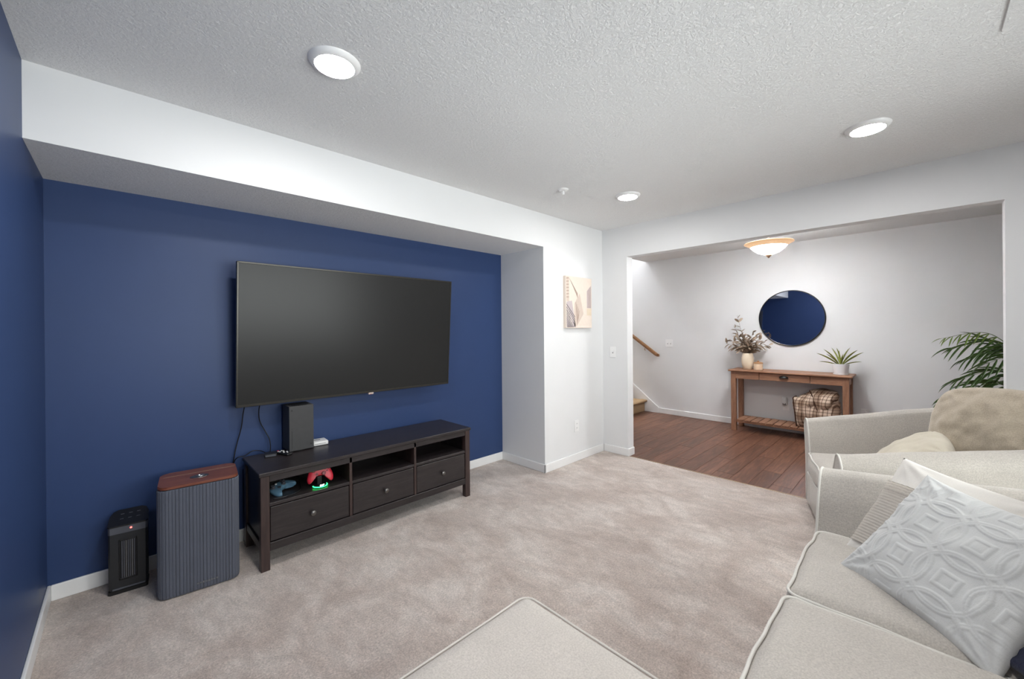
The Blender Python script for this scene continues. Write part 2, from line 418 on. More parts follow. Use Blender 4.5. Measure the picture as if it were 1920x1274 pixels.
struct(obj('wall_right', bm, 'white_paint'), 'white wall with the wide opening to the hall')
# rear wall with an added glazed patio door, unseen, letting in fill light
PX0, PX1, PZ1 = .45, 3.05, 2.10
bm = B(-.1, PX0, YB-.1, YB, 0, H); box(bm, PX1, L+T, YB-.1, YB, 0, H); box(bm, PX0, PX1, YB-.1, YB, PZ1, H)
struct(obj('wall_rear', bm, 'white_paint'), 'white wall behind the sofa')
wd = struct(bpy.data.objects.new('added_window_1', None), 'added glazed patio door behind the sofa, unseen source of fill light'); COL.objects.link(wd); wd.location = ((PX0+PX1)/2, YB-.05, 0)
hw = (PX1-PX0)/2
for sx0, sx1 in ((-hw, -hw/3), (-hw/3, hw/3), (hw/3, hw)):
    for fx in ((sx0, sx0+.06, .0, PZ1), (sx1-.06, sx1, .0, PZ1)): obj('stile', B(fx[0], fx[1], -.025, .025, fx[2], fx[3], bev=.003, seg=1), 'trim_white', wd)
    obj('rail', B(sx0+.06, sx1-.06, -.025, .025, PZ1-.07, PZ1, bev=.003, seg=1), 'trim_white', wd); obj('rail', B(sx0+.06, sx1-.06, -.025, .025, 0, .12, bev=.003, seg=1), 'trim_white', wd)
    obj('pane', B(sx0+.06, sx1-.06, -.004, .004, .12, PZ1-.07), 'glass', wd)
pl_ = bpy.data.lights.new('added_door_portal', 'AREA'); pl_.shape = 'RECTANGLE'; pl_.size = PX1-PX0; pl_.size_y = PZ1; pl_.cycles.is_portal = True
po_ = bpy.data.objects.new('added_door_portal', pl_); COL.objects.link(po_); po_.location = ((PX0+PX1)/2, YB-.09, PZ1/2); po_.rotation_euler = (math.radians(90), 0, 0)  # sampling portal over the added door opening
struct(obj('ceiling', B(-.1, L+T, YB-.1, .1, H, H+.1), 'ceiling'), 'white stippled living room ceiling')
# hall shell
struct(obj('ceiling_hall', B(L+T, LB+.1, YH-.1, YST, H, H+.3), 'ceiling'), 'white hall ceiling')
struct(obj('wall_hall', B(LB, LB+.1, YH-.1, 3.9, -.12, 5.0), 'white_paint'), 'pale white hall wall with the round mirror')
struct(obj('wall_hall_end', B(L+T, LB, YH-.1, YH, -.12, H), 'white_paint'), 'white end wall of the hall')
struct(obj('wall_hall_side', B(L+T-.1, L+T, YH-.1, YB-.1, -.12, H), 'white_paint'), 'white near wall at the end of the hall')
SX = 5.45                           # stair inner wall
struct(obj('wall_stair_front', B(L+T, SX, YST, YST+.1, 0, H+.3), 'white_paint'), 'white wall beside the stairs')
struct(obj('wall_stair_inner', B(SX-.1, SX, YST+.1, 3.9, 0, 5.0), 'white_paint'), 'white inner wall of the stairwell')
struct(obj('wall_stair_upper', B(SX-.1, LB, YST-.1, YST, H+.3, 5.0), 'white_paint'), 'white upper wall above the hall')
struct(obj('wall_stair_end', B(SX-.1, LB+.1, 3.9, 4.0, 0, 5.0), 'white_paint'), 'white wall at the top of the stairs')
struct(obj('ceiling_stair', B(SX-.1, LB+.1, YST-.1, 4.0, 5.0, 5.1), 'ceiling'), 'white ceiling over the stairs')

# hall floor: every plank its own piece
fh = struct(obj('floor_hall', B(XC, LB, YH, YST+.2, -.12, -.012), 'groove'), 'walnut brown vinyl plank floor of the hall')
PW, PL = .152, 1.22
pm = {}
def plank_mesh(ln, wd):
    k = (round(ln, 3), round(wd, 3))
    if k not in pm:
        b = B(0, k[0]-.0015, 0, k[1]-.0015, -.011, 0, bev=.0012, seg=1)
        me = bpy.data.meshes.new('plank'); b.to_mesh(me); b.free(); me.materials.append(M['plank']); pm[k] = me
    return pm[k]
y = YH; row = 0
while y < YST+.19:
    wd = min(PW, YST+.2-y); x = XC+.006; first = PL*((row*.37) % 1)
    ln = max(.15, first)
    while x < LB-.02:
        ln = min(ln, LB-x)
        o = link(bpy.data.objects.new('plank', plank_mesh(ln, wd)), fh); o.location = (x, y, -.001)
        x += ln; ln = PL
    y += PW; row += 1
struct(obj('trim_1', B(XC-.004, XC+.006, YO2, YO1, -.01, .004, bev=.002, seg=1), 'brass'), 'thin metal strip between carpet and planks')

# baseboards
BH, BT = .08, .013
def bboard(name, x0, x1, y0, y1, label):
    bm = B(x0, x1, y0, y1, 0, BH, bev=.004, seg=2); struct(obj(name, bm, 'trim_white'), label)
bboard('baseboard_back', BT, XR-BT, -BT, 0, 'white baseboard under the navy recess wall')
bboard('baseboard_left', 0, BT, YB, 0, 'white baseboard along the navy left wall')
bboard('baseboard_recess', XR-BT, XR, -S-BT, 0, 'white baseboard on the side of the recess')
bboard('baseboard_pier', XR-BT, L-BT, -S-BT, -S, 'white baseboard under the canvas')
bboard('baseboard_right', L-BT, L, YO1-BT, -S-BT, 'white baseboard under the light switch')
bboard('baseboard_jamb', L, L+T, YO1-BT, YO1, 'white baseboard at the opening corner')
bboard('baseboard_right_near', L-BT, L, YB, YO2, 'white baseboard right of the opening')
bboard('baseboard_hall', LB-BT, LB, YH, -.09, 'white baseboard along the hall wall')
# sloping stair skirt
def slope_z(yv): return .10+(yv+.09)*.79
bm = prism(bmesh.new(), [(-.105, 0), (YST+.2, 0), (3.0, 2.2), (3.0, slope_z(3.0)), (-.06, slope_z(-.06)), (-.105, .095)], 'x', LB-.016, LB)
struct(obj('trim_2', bm, 'trim_white'), 'white sloping stair skirt board on the hall wall')
# ceiling hatch
bm = B(1.7, 2.62, -3.95, -3.285, H-.005, H, bev=.002, seg=1)
struct(obj('trim_3', bm, 'ceiling'), 'flat white access panel in the ceiling')
# stairs
st = thing('staircase', 'tan carpeted stairs rising left of the hall, bottom step in view', 'stairs', (SX, YST+.03, 0))
for i in range(11):
    d = .255; z1 = .19*(i+1); z0 = 0 if i == 0 else z1-.25
    bm = B(.004, LB-SX-.02, i*d-.0, (i+1)*d+.03, z0, z1-.006, bev=.004)
    nose = [(i*d-.025+.02*math.cos(a), z1-.02+.02*math.sin(a)) for a in [math.radians(t_) for t_ in range(270, 89, -18)]]
    prism(bm, nose+[(i*d+.05, z1), (i*d+.05, z1-.04)], 'x', .004, LB-SX-.02)
    obj('step', bm, 'stair_carpet', st, True, 40)

# ================================================================== LIGHTS
def downlight(x, y, label, lens='lens'):
    t = thing('recessed_light', label, 'ceiling light', (x, y, H), group='round recessed ceiling lights')
    bm = lathe(bmesh.new(), [(.074, -.018), (.078, -.0185), (.090, -.011), (.098, -.003), (.099, 0)], 48)
    obj('trim_ring', bm, 'trim_white', t, True)
    bm = lathe(bmesh.new(), [(.0755, -.017), (.074, -.0188), (.06, -.0198), (.03, -.0207), (0, -.021)], 48)
    obj('lens', bm, lens, t, True)
downlight(.905, -1.417, 'lit recessed ceiling light nearest the television, largest in view')
downlight(3.25, -1.396, 'lit recessed ceiling light beside the sprinkler head', 'lens_soft')
downlight(3.205, -2.871, 'lit recessed ceiling light at the right, above the armchair', 'lens_soft')
downlight(.905, -2.871, 'added recessed ceiling light above the sofa end, out of view')  # unseen fourth fixture, added for more light at this end
t = thing('stair_light', 'round ceiling light high above the stairs, out of view', 'ceiling light', (5.95, 1.75, 5.0))
obj('rim', lathe(bmesh.new(), [(.15, 0), (.15, -.03), (.14, -.035)], 40), 'trim_white', t, True)
obj('diffuser', lathe(bmesh.new(), [(.14, -.034), (.08, -.045), (0, -.05)], 40), 'stair_lens', t, True)
# hall bowl light: rim z 2.25, bottom 2.12, finial 2.085
t = thing('bowl_light', 'lit alabaster glass bowl ceiling light in the hall with bronze finial', 'ceiling light', (5.2, -1.934, H))
obj('canopy', lathe(bmesh.new(), [(.0, 0), (.075, 0), (.075, -.012), (.05, -.03), (.012, -.04), (.012, -.19), (0, -.19)], 32), 'bronze', t, True, 40)
obj('bowl', lathe(bmesh.new(), [(0, -.318), (.05, -.312), (.10, -.292), (.145, -.255), (.165, -.232), (.161, -.228), (.14, -.252), (.096, -.286), (.05, -.304), (0, -.31)], 48), 'bowl', t, True)
obj('rim', lathe(bmesh.new(), [(.166, -.233), (.19, -.214), (.222, -.200), (.228, -.193), (.222, -.188), (.19, -.203), (.162, -.226)], 48), 'bowl_rim', t, True)
obj('finial', lathe(bmesh.new(), [(0, -.354), (.010, -.347), (.013, -.338), (.024, -.332), (.030, -.320), (.026, -.314), (0, -.312)], 24), 'bronze', t, True)

# sprinkler
t = thing('sprinkler_head', 'small white fire sprinkler head on the ceiling', 'sprinkler', (2.752, -1.124, H))
obj('escutcheon', lathe(bmesh.new(), [(0, -.002), (.01, -.012), (.032, -.010), (.042, -.003), (.043, 0)], 28), 'trim_white', t, True)
bm = lathe(bmesh.new(), [(0, -.01), (.007, -.012), (.007, -.03), (.004, -.04), (0, -.04)], 14)
tube(bm, [(.008, 0, -.012), (.016, 0, -.026), (.006, 0, -.042)], .0022, 6); tube(bm, [(-.008, 0, -.012), (-.016, 0, -.026), (-.006, 0, -.042)], .0022, 6)
obj('frame', bm, 'trim_white', t, True, 40)
obj('deflector', lathe(bmesh.new(), [(0, -.041), (.013, -.041), (.014, -.043), (0, -.044)], 16), 'trim_white', t, True, 40)

# ================================================================== TELEVISION
tvc = Vector((1.562, -.166, 1.329)); a, tl, ro = (math.radians(v) for v in (-.251, 3.791, -.162))
R_ = Vector((math.cos(a), math.sin(a), 0)); N_ = Vector((math.sin(a), -math.cos(a), 0)); U_ = math.cos(tl)*Vector((0, 0, 1))+math.sin(tl)*N_
Rr = math.cos(ro)*R_+math.sin(ro)*U_; Uu = -math.sin(ro)*R_+math.cos(ro)*U_
tv = thing('television', 'large flat television tilted forward on the navy wall', 'television'); place(tv, tvc, Rr, Uu)
W2, H2 = 1.57/2, .90/2
bm = B(-W2, W2, -H2, H2, -.028, -.002, bev=.003, seg=1)
obj('back_shell', bm, 'black_plastic', tv)
bm = bmesh.new()
box(bm, -W2, -W2+.011, -H2, H2, -.004, .004, bev=.0015, seg=1); box(bm, W2-.011, W2, -H2, H2, -.004, .004, bev=.0015, seg=1)
box(bm, -W2, W2, H2-.011, H2, -.004, .004, bev=.0015, seg=1); box(bm, -W2, W2, -H2, -H2+.016, -.004, .004, bev=.0015, seg=1)
obj('bezel', bm, 'bezel', tv)
obj('screen', B(-W2+.009, W2-.009, -H2+.014, H2-.009, -.003, .0018), 'screen', tv)
bm = B(.055, .095, -H2-.012, -H2+.003, -.012, .005, bev=.002, seg=1); obj('badge', bm, 'tag_light', tv)
obj('led', B(.069, .077, -H2-.014, -H2-.009, -.004, .0055), 'dark_red', tv)
bm = B(-.5, .5, -.22, .22, -.060, -.028, bev=.01); obj('rear_housing', bm, 'black_plastic', tv)
bm = B(-.30, .30, -.12, .12, -.150, -.142); box(bm, -.3, -.26, -.12, .12, -.146, -.055); box(bm, .26, .3, -.12, .12, -.146, -.055)
obj('wall_bracket', bm, 'black_metal', tv)

# cables behind the stand
def cable(label, pts, r=.0032):
    bm = tube(bmesh.new(), catmull(pts, 8), r, 6); tag(obj('cable', bm, 'black_plastic', None, True), label, 'cable')
cable('thin black cable hanging from the television left corner to the floor', [(.835, -.10, .91), (.83, -.05, .84), (.822, -.03, .74), (.80, -.02, .64), (.785, -.02, .56), (.775, -.025, .45), (.78, -.03, .2), (.79, -.03, .004)])
cable('thin black cable curving from the television to the little black box', [(.915, -.10, .90), (.915, -.05, .83), (.925, -.03, .76), (.955, -.03, .69), (.975, -.04, .64), (.975, -.07, .6), (.965, -.105, .571), (.957, -.132, .5665)])
cable('dark blue cable looping over the left end of the stand', [(.772, -.03, .50), (.785, -.05, .545), (.80, -.07, .563), (.835, -.06, .562), (.88, -.035, .575), (.92, -.045, .572), (.94, -.08, .564), (.945, -.132, .5665)], .003)

# ================================================================== TV STAND
X0, X1, YF, YBk = .818, 2.312, -.500, -.065      # footprint of the top
sd = thing('tv_stand', 'long black-brown wooden TV stand with three drawers and open cubbies', 'tv stand', (0, 0, 0))
sd.location = ((X0+X1)/2, (YF+YBk)/2, 0); ox, oy = sd.location.x, sd.location.y
def sbox(*bs, bev=.002, bm=None):
    bm = bm or bmesh.new()
    for (x0, x1, y0, y1, z0, z1) in bs: box(bm, x0-ox, x1-ox, y0-oy, y1-oy, z0, z1, bev=bev, seg=1)
    return bm
obj('top', sbox((X0, X1, YF, YBk, .534, .556), bev=.003), 'espresso', sd)
lx0, lx1, ly0, ly1 = X0+.008, X1-.008, YF+.006, YBk-.006
lw = .045
for (x0, y0) in ((lx0, ly0), (lx1-lw, ly0), (lx0, ly1-lw), (lx1-lw, ly1-lw)):
    obj('leg', sbox((x0, x0+lw, y0, y0+lw, 0, .534)), 'espresso_up', sd)
for x0 in (lx0+.012, lx1-.030):
    obj('side_panel', sbox((x0, x0+.018, ly0+lw, ly1-lw, .155, .534)), 'espresso', sd)
    obj('side_rail', sbox((x0-.008, x0+.026, ly0+lw, ly1-lw, .105, .152)), 'espresso', sd)
obj('apron', sbox((lx0+lw, lx1-lw, ly0+.004, ly0+.024, .497, .534)), 'espresso', sd)
obj('bottom_rail', sbox((lx0+lw, lx1-lw, ly0+.002, ly0+.024, .106, .152)), 'espresso', sd)
obj('back_panel', sbox((lx0+.02, lx1-.02, ly1-.02, ly1-.012, .12, .53)), 'espresso', sd)
obj('bottom_panel', sbox((lx0+.03, lx1-.03, ly0+.025, ly1-.022, .14, .152)), 'espresso', sd)
d1, d2 = 1.325, 1.795
for dx in (d1, d2): obj('divider', sbox((dx, dx+.018, ly0+.004, ly1-.022, .153, .532)), 'espresso_up', sd)
cells = ((lx0+lw, d1), (d1+.018, d2), (d2+.018, lx1-lw))
for (x0, x1) in cells:
    obj('shelf', sbox((x0, x1, ly0+.006, ly1-.022, .357, .376)), 'espresso', sd)
    dr = obj('drawer', sbox((x0+.004, x1-.004, ly0+.006, ly0+.026, .158, .351), (x0+.02, x1-.02, ly0+.026, ly1-.05, .165, .33)), 'espresso', sd)
    kx, kz = (x0+x1)/2, .255
    bm = lathe(bmesh.new(), [(0, 0), (.007, 0), (.006, .010), (.008, .014), (.015, .018), (.0165, .024), (.013, .029), (0, .031)], 24, mtx=Matrix.Translation((kx-ox, ly0+.006-oy, kz)) @ Matrix.Rotation(math.radians(90), 4, 'X'))
    obj('knob', bm, 'pewter', dr, True, 50)

# things on the stand
ZT = .556
gc = thing('game_console', 'tall dark grey game console tower standing on the TV stand', 'game console', (1.132, -.112, ZT))
bm = B(-.0755, .0755, -.0755, .0755, .006, .301, bev=.003); obj('body', bm, 'console_grey', gc)
bm = lathe(bmesh.new(), [(0, 0), (.06, 0), (.06, .007), (0, .007)], 32); obj('foot', bm, 'black_plastic', gc)
bm = bmesh.new()
lathe(bm, [(0, .3012), (.066, .3012), (.064, .3016), (0, .298)], 36); obj('vent_dish', bm, 'black_plastic', gc)
bm = bmesh.new()
for i in range(-5, 6):
    for j in range(-5, 6):
        if i*i+j*j < 29: lathe(bm, [(.0042, .3018), (.0046, .3026), (.003, .3026), (.003, .3018)], 8, (i*.0112, j*.0112, 0))
o = obj('vent_grille', bm, 'soft_black', gc); o['kind'] = 'stuff'
obj('disc_slot', B(-.061, -.0575, -.0762, -.074, .022, .140), 'black_plastic', gc)
bm = lathe(bmesh.new(), [(0, 0), (.006, 0), (.0055, .0012), (0, .0015)], 20, mtx=Matrix.Translation((-.058, -.0755, .274)) @ Matrix.Rotation(math.radians(90), 4, 'X'))
obj('power_button', bm, 'black_plastic', gc)
bm = B(.052, .062, -.0762, -.075, .032, .042, bev=.001, seg=1); box(bm, .055, .060, -.0762, -.075, .052, .055); obj('usb_port', bm, 'black_plastic', gc)
obj('eject_button', B(-.061, -.0575, -.0764, -.075, .152, .156), 'black_plastic', gc)

bb = thing('media_box', 'little flat black box at the left end of the TV stand', 'media box', (.955, -.163, ZT), math.radians(-14))
obj('body', B(-.034, .034, -.034, .034, 0, .020, bev=.004), 'black_plastic', bb)
obj('front_strip', B(-.028, .028, -.0348, -.033, .004, .015), 'slate_plastic', bb)
rm = thing('remote_control', 'short black remote control with pale buttons lying beside the black box', 'remote', (1.02, -.185, ZT), math.radians(24))
bm = soft_box(.042, .13, .017, .008, .001, 14, 0); [setattr(v.co, 'z', v.co.z+.0085) for v in bm.verts]
obj('body', bm, 'black_plastic', rm, True)
bts = [(0, .046), (-.011, .028), (.011, .028), (-.011, .012), (.011, .012), (0, -.006), (-.011, -.022), (.011, -.022), (0, -.04)]
for i, (bx, by) in enumerate(bts):
    obj('button', lathe(bmesh.new(), [(.0055, .0165), (.0052, .0195), (0, .020)], 12, (bx, by, 0)), 'red_plastic' if i == 0 else 'white_plastic', rm)
wb = thing('wireless_hub', 'small white plastic hub beside the game console', 'hub', (1.268, -.108, ZT), math.radians(-4))
obj('body', B(-.048, .048, -.05, .05, .002, .030, bev=.006, seg=3), 'white_plastic', wb, True, 40)
bm = B(-.04, .04, -.042, .042, 0, .004); obj('foot', bm, 'mid_grey', wb)
obj('print_mark', B(-.032, .008, .0, .012, .0298, .0306), 'mid_grey', wb)
obj('seam', B(-.04, .03, -.0506, -.049, .014, .016), 'mid_grey', wb)

# game controllers in the left cubby
def controller_bm(s=1.0):
    out = [(-.052, .036), (-.030, .047), (.030, .047), (.052, .036), (.066, .012), (.075, -.020), (.073, -.044), (.063, -.054), (.052, -.048), (.040, -.026), (.026, -.014), (-.026, -.014), (-.040, -.026), (-.052, -.048), (-.063, -.054), (-.073, -.044), (-.075, -.020), (-.066, .012)]
    P = [Vector((p[0], p[1], 0)) for p in catmull([(x, y_, 0) for x, y_ in out], 3, True)]
    bm = bmesh.new(); lay = []
    c = Vector((0, .010, 0))
    for z, k in ((-.020, .55), (-.018, .82), (-.008, .98), (.0, 1), (.008, .97), (.014, .84), (.016, .6)):
        lay.append([bm.verts.new((c.x+(p.x-c.x)*k*s, c.y+(p.y-c.y)*(k if abs(k-1) < .2 else k)*s, z*s)) for p in P])
    n = len(P)
    for A, Bq in zip(lay, lay[1:]):
        for i in range(n): bm.faces.new((A[i], A[(i+1) % n], Bq[(i+1) % n], Bq[i]))
    for rg in (lay[0], lay[-1]):
        f = bm.faces.new(rg)
    bmesh.ops.triangulate(bm, faces=[f for f in bm.faces if len(f.verts) > 4])
    return bm
def controller(label, body, accent, origin, right, upv, marks=True):
    t = thing('game_controller', label, 'game controller'); place(t, origin, right, upv)
    obj('shell', controller_bm(), body, t, True, 60)
    for (x, y_, k) in ((-.038, .022, 'dark_red' if body == 'red_plastic' else 'slate_plastic'), (.020, -.002, 'slate_plastic')):
        st_ = obj('thumbstick', lathe(bmesh.new(), [(.013, .012), (.012, .018), (.006, .020), (.006, .026), (.010, .028), (.010, .031), (0, .030)], 20, (x, y_, 0)), accent, t, True, 40)
    for dx, dy in ((0, .011), (.011, 0), (0, -.011), (-.011, 0)):
        obj('button', lathe(bmesh.new(), [(.005, .014), (.0048, .019), (0, .0195)], 12, (.040+dx, .022+dy, 0)), accent, t)
    bm = B(-.030, -.010, -.007, -.001, .014, .019); box(bm, -.023, -.017, -.014, .006, .014, .019); obj('direction_pad', bm, accent, t)
    obj('power_button', lathe(bmesh.new(), [(.007, .014), (.006, .0185), (0, .019)], 16, (0, .034, 0)), 'white_plastic', t)
    return t
# stand for the red controller, then the controller leaning on it, grips down
chx, chy = 1.165, -.425
dk = thing('charging_dock', 'small controller dock with glowing green base in the left cubby', 'dock', (chx, chy, .376))
obj('base', lathe(bmesh.new(), [(0, 0), (.040, 0), (.042, .004), (.036, .012), (0, .014)], 32), 'black_plastic', dk, True, 40)
obj('glow_ring', tube(bmesh.new(), [(.041*math.cos(math.radians(t_)), .041*math.sin(math.radians(t_)), .007) for t_ in range(175, 366, 10)], .0032, 8), 'green_glow', dk, True)
bm = B(-.014, .014, .006, .022, .010, .06, bev=.003); obj('post', bm, 'black_plastic', dk)
obj('display', B(-.018, .018, -.040, -.036, .009, .023, bev=.001, seg=1), 'black_plastic', dk)
for x0, z0, w_, h_ in ((-.013, .011, .007, .002), (-.013, .0155, .007, .002), (-.013, .0195, .007, .002), (-.008, .0165, .002, .004), (-.013, .012, .002, .004), (-.002, .011, .002, .010), (.004, .011, .002, .010), (.004, .0195, .007, .002), (.009, .0165, .002, .004), (.006, .0155, .004, .002)):
    obj('digit_stroke', B(x0, x0+w_, -.0408, -.0395, z0, z0+h_), 'white_glow', dk)
controller('red game controller propped upright on the glowing green dock', 'red_plastic', 'dark_red', (chx+.004, chy+.010, .452), (.98, -.2, 0), (.05, .30, .95))
controller('teal blue game controller lying in the left cubby of the stand', 'teal_plastic', 'slate_plastic', (.965, -.35, .402), (.72, .55, .18), (-.6, .78, .12))
cable('black cable coiled on the cubby shelf around the teal controller', [(.90, -.445, .380), (.97, -.455, .380), (1.05, -.42, .380), (1.08, -.33, .380), (1.10, -.24, .381), (1.12, -.18, .380), (1.10, -.12, .380), (1.02, -.10, .380)], .003)

# ================================================================== AIR PURIFIER AND HEATER
pf = thing('air_purifier', 'slate grey pleated air purifier with walnut lid', 'air purifier', (.578, -.298, 0), math.radians(-6))
PWd, PDp, PHt = .345, .275, .552
def rrect(w_, d_, r, k=8):
    pts = []
    for cx, cy, a0 in ((w_/2-r, d_/2-r, 0), (-w_/2+r, d_/2-r, 90), (-w_/2+r, -d_/2+r, 180), (w_/2-r, -d_/2+r, 270)):
        for i in range(k+1):
            a_ = math.radians(a0+90*i/k); pts.append((cx+r*math.cos(a_), cy+r*math.sin(a_), math.cos(a_), math.sin(a_)))
    return pts
def pleated(w_, d_, r, z0, z1):
    base = rrect(w_, d_, r, 6); loop = []
    for i, p in enumerate(base):
        q = base[(i+1) % len(base)]; Ln = math.hypot(q[0]-p[0], q[1]-p[1]); k = max(1, int(Ln/.0024))
        for j in range(k):
            t_ = j/k; loop.append((p[0]+(q[0]-p[0])*t_, p[1]+(q[1]-p[1])*t_, p[2]+(q[2]-p[2])*t_, p[3]+(q[3]-p[3])*t_))
    s = 0; pts = []
    for i, p in enumerate(loop):
        q = loop[i-1]; s += math.hypot(p[0]-q[0], p[1]-q[1])
        ph = (s/.0138) % 1; dpt = -.0045*max(0, 1-abs(ph-.5)/.15)
        pts.append((p[0]+p[2]*dpt, p[1]+p[3]*dpt))
    bm = bmesh.new(); A = []
    for z, k in ((z0, .985), (z0+.012, 1), (z1-.006, 1), (z1, .985)):
        A.append([bm.verts.new((x*k, y_*k, z)) for x, y_ in pts])
    n = len(pts)
    for a_, b_ in zip(A, A[1:]):
        for i in range(n): bm.faces.new((a_[i], a_[(i+1) % n], b_[(i+1) % n], b_[i]))
    return bm
obj('pleated_cover', pleated(PWd, PDp, .045, .006, PHt), 'slate_fabric', pf)
bm = prism(bmesh.new(), [(p[0], p[1]) for p in rrect(PWd-.03, PDp-.03, .04)], 'z', 0, PHt+.003); obj('inner_body', bm, 'black_plastic', pf)
bm = prism(bmesh.new(), [(p[0], p[1]) for p in rrect(PWd-.008, PDp-.008, .042)], 'z', PHt+.003, PHt+.016)
bmesh.ops.bevel(bm, geom=[e for e in bm.edges if all(v.co.z > PHt+.015 for v in e.verts)], offset=.004, segments=2, affect='EDGES')
lid = obj('lid', bm, 'walnut', pf, True, 40)
obj('inlay', B(-PWd/2+.02, PWd/2-.01, .052, .0555, PHt+.0155, PHt+.0166), 'brass', lid)
bm = lathe(bmesh.new(), [(0, 0), (1, 0), (.96, 1), (0, 1.2)], 40, mtx=Matrix.Translation((.0, -.03, PHt+.0155)) @ Matrix.Diagonal((.042, .030, .0022, 1)))
pan = obj('control_dial', bm, 'pewter', lid, True, 40)
bm = lathe(bmesh.new(), [(0, 0), (1, 0), (.95, 1), (0, 1)], 32, mtx=Matrix.Translation((.004, -.026, PHt+.0175)) @ Matrix.Diagonal((.020, .017, .0035, 1))); obj('knob', bm, 'steel', pan, True, 40)
obj('indicator', lathe(bmesh.new(), [(.0025, 0), (.0022, .0012), (0, .0014)], 10, (.0, -.028, PHt+.0208)), 'white_glow', pan)
bm = bmesh.new()
for i in range(8): box(bm, -.014+i*.0115, -.006+i*.0115, -PDp/2-.0012, -PDp/2+.002, .036+(i % 2)*.001, .043+(i % 3)*.001)
obj('maker_mark', bm, 'steel', pf)

ht = thing('space_heater', 'small black ceramic tower heater on the carpet by the navy wall', 'heater', (.300, -.098, 0), math.radians(-5))
# D-shaped plan, sloped top
def heater_plan(k=1.0, ex=0):
    pts = []
    w_, d_ = .075*k+ex, .075*k+ex
    P = [(-w_, -d_*.88), (-w_*.9, -d_), (w_*.9, -d_), (w_, -d_*.88), (w_*1.0, d_*.2), (w_*.85, d_*.75), (w_*.6, d_*.95), (-w_*.6, d_*.95), (-w_*.85, d_*.75), (-w_, d_*.2)]
    return P
bm = bmesh.new(); lev = []
def hz(y_): return .352+.035*(y_+.075)/.15
for z, k in ((.018, .97), (.03, 1), (.31, 1)):
    lev.append([bm.verts.new((x*k, y_*k, z)) for x, y_ in heater_plan()])
n = len(lev[0])
for A, Bq in zip(lev, lev[1:]):
    for i in range(n): bm.faces.new((A[i], A[(i+1) % n], Bq[(i+1) % n], Bq[i]))
bm.faces.new(lev[0]); bm.faces.new(lev[-1]); obj('body', bm, 'soft_black', ht)
bm = bmesh.new(); lev = []
for f_ in ((lambda y_: .31), (lambda y_: hz(y_)-.006)):
    lev.append([bm.verts.new((x*1.01, y_*1.01, f_(y_))) for x, y_ in heater_plan()])
for A, Bq in zip(lev, lev[1:]):
    for i in range(n): bm.faces.new((A[i], A[(i+1) % n], Bq[(i+1) % n], Bq[i]))
bm.faces.new(lev[-1]); band = obj('head_band', bm, 'slate_plastic', ht)
bm = bmesh.new(); lev = []
for dz, k in ((-.007, 1.03), (.0, 1.03)):
    lev.append([bm.verts.new((x*k, y_*k, hz(y_)+dz)) for x, y_ in heater_plan()])
for i in range(n): bm.faces.new((lev[0][i], lev[0][(i+1) % n], lev[1][(i+1) % n], lev[1][i]))
bm.faces.new(lev[0]); bm.faces.new(lev[1]); cp = obj('control_panel', bm, 'black_plastic', ht)
for ix in range(3):
    for iy in range(2):
        x, y_ = -.035+ix*.032, -.02+iy*.045
        obj('button_icon', B(x, x+.014, y_, y_+.005, hz(y_)-.001, hz(y_)+.0018), 'slate_plastic', cp)
obj('indicator', lathe(bmesh.new(), [(.0045, 0), (.004, .0015), (0, .002)], 12, mtx=Matrix.Translation((.012, -.0755, .330)) @ Matrix.Rotation(math.radians(90), 4, 'X')), 'red_glow', band)
bm = bmesh.new()
for x0, x1, z0, z1 in ((-.035, .035, .27, .278), (-.035, .035, .07, .078), (-.035, -.027, .07, .278), (.027, .035, .07, .278)): box(bm, x0, x1, -.0795, -.074, z0, z1, bev=.002, seg=1)
obj('grille_frame', bm, 'black_plastic', ht)
obj('grille_backing', B(-.027, .027, -.0765, -.0745, .078, .27), 'black_plastic', ht)
for i in range(7):
    obj('grille_bar', B(-.0245+i*.0078, -.0205+i*.0078, -.0785, -.0765, .078, .27, bev=.0006, seg=1), 'steel' if i in (2, 5) else 'slate_plastic', ht)
bm = prism(bmesh.new(), [(x*1.02, y_*1.02) for x, y_ in heater_plan()], 'z', 0, .018); obj('foot', bm, 'black_plastic', ht)
obj('foot_trim', B(-.06, .066, -.0785, -.074, .022, .030, bev=.001, seg=1), 'slate_plastic', ht)

# ================================================================== WALL THINGS
ca = thing('canvas_print', 'pale abstract canvas print with striped shapes on the white pier', 'canvas', (3.635, -S, 1.622))
cw, chh, cdp = .44, .52, .034
obj('canvas', B(-cw/2, cw/2, -cdp, 0, -chh/2, chh/2, bev=.003), 'canvas_cream', ca)
def pr(polys, mat, name, off):
    for poly in polys:
        bm = bmesh.new()
        A = [bm.verts.new((-cw/2+u*cw, -cdp-off, chh/2-v*chh)) for u, v in poly]
        Bq = [bm.verts.new((-cw/2+u*cw, -cdp+.001, chh/2-v*chh)) for u, v in poly]
        bm.faces.new(A); k = len(A)
        for i in range(k): bm.faces.new((A[i], A[(i+1) % k], Bq[(i+1) % k], Bq[i]))
        obj(name, bm, mat, ca)
pr([[(.32, .52), (.52, .32), (.66, .72), (.40, .97), (.30, .97)]], 'print_taupe', 'printed_shape', .0004)
pr([[(.02, .50), (.22, .47), (.36, .985), (.02, .985)]], 'print_lilac', 'printed_shape', .0004)
pr([[(.80, .26), (.97, .14), (.97, .60), (.80, .60)]], 'print_lilac', 'printed_shape', .0004)
pr([[(.80, .61), (.97, .61), (.97, .75), (.80, .75)]], 'print_sand', 'printed_shape', .0004)
pr([[(.02, .02), (.12, .02), (.12, .49), (.02, .49)]], 'print_taupe', 'printed_shape', .0004)
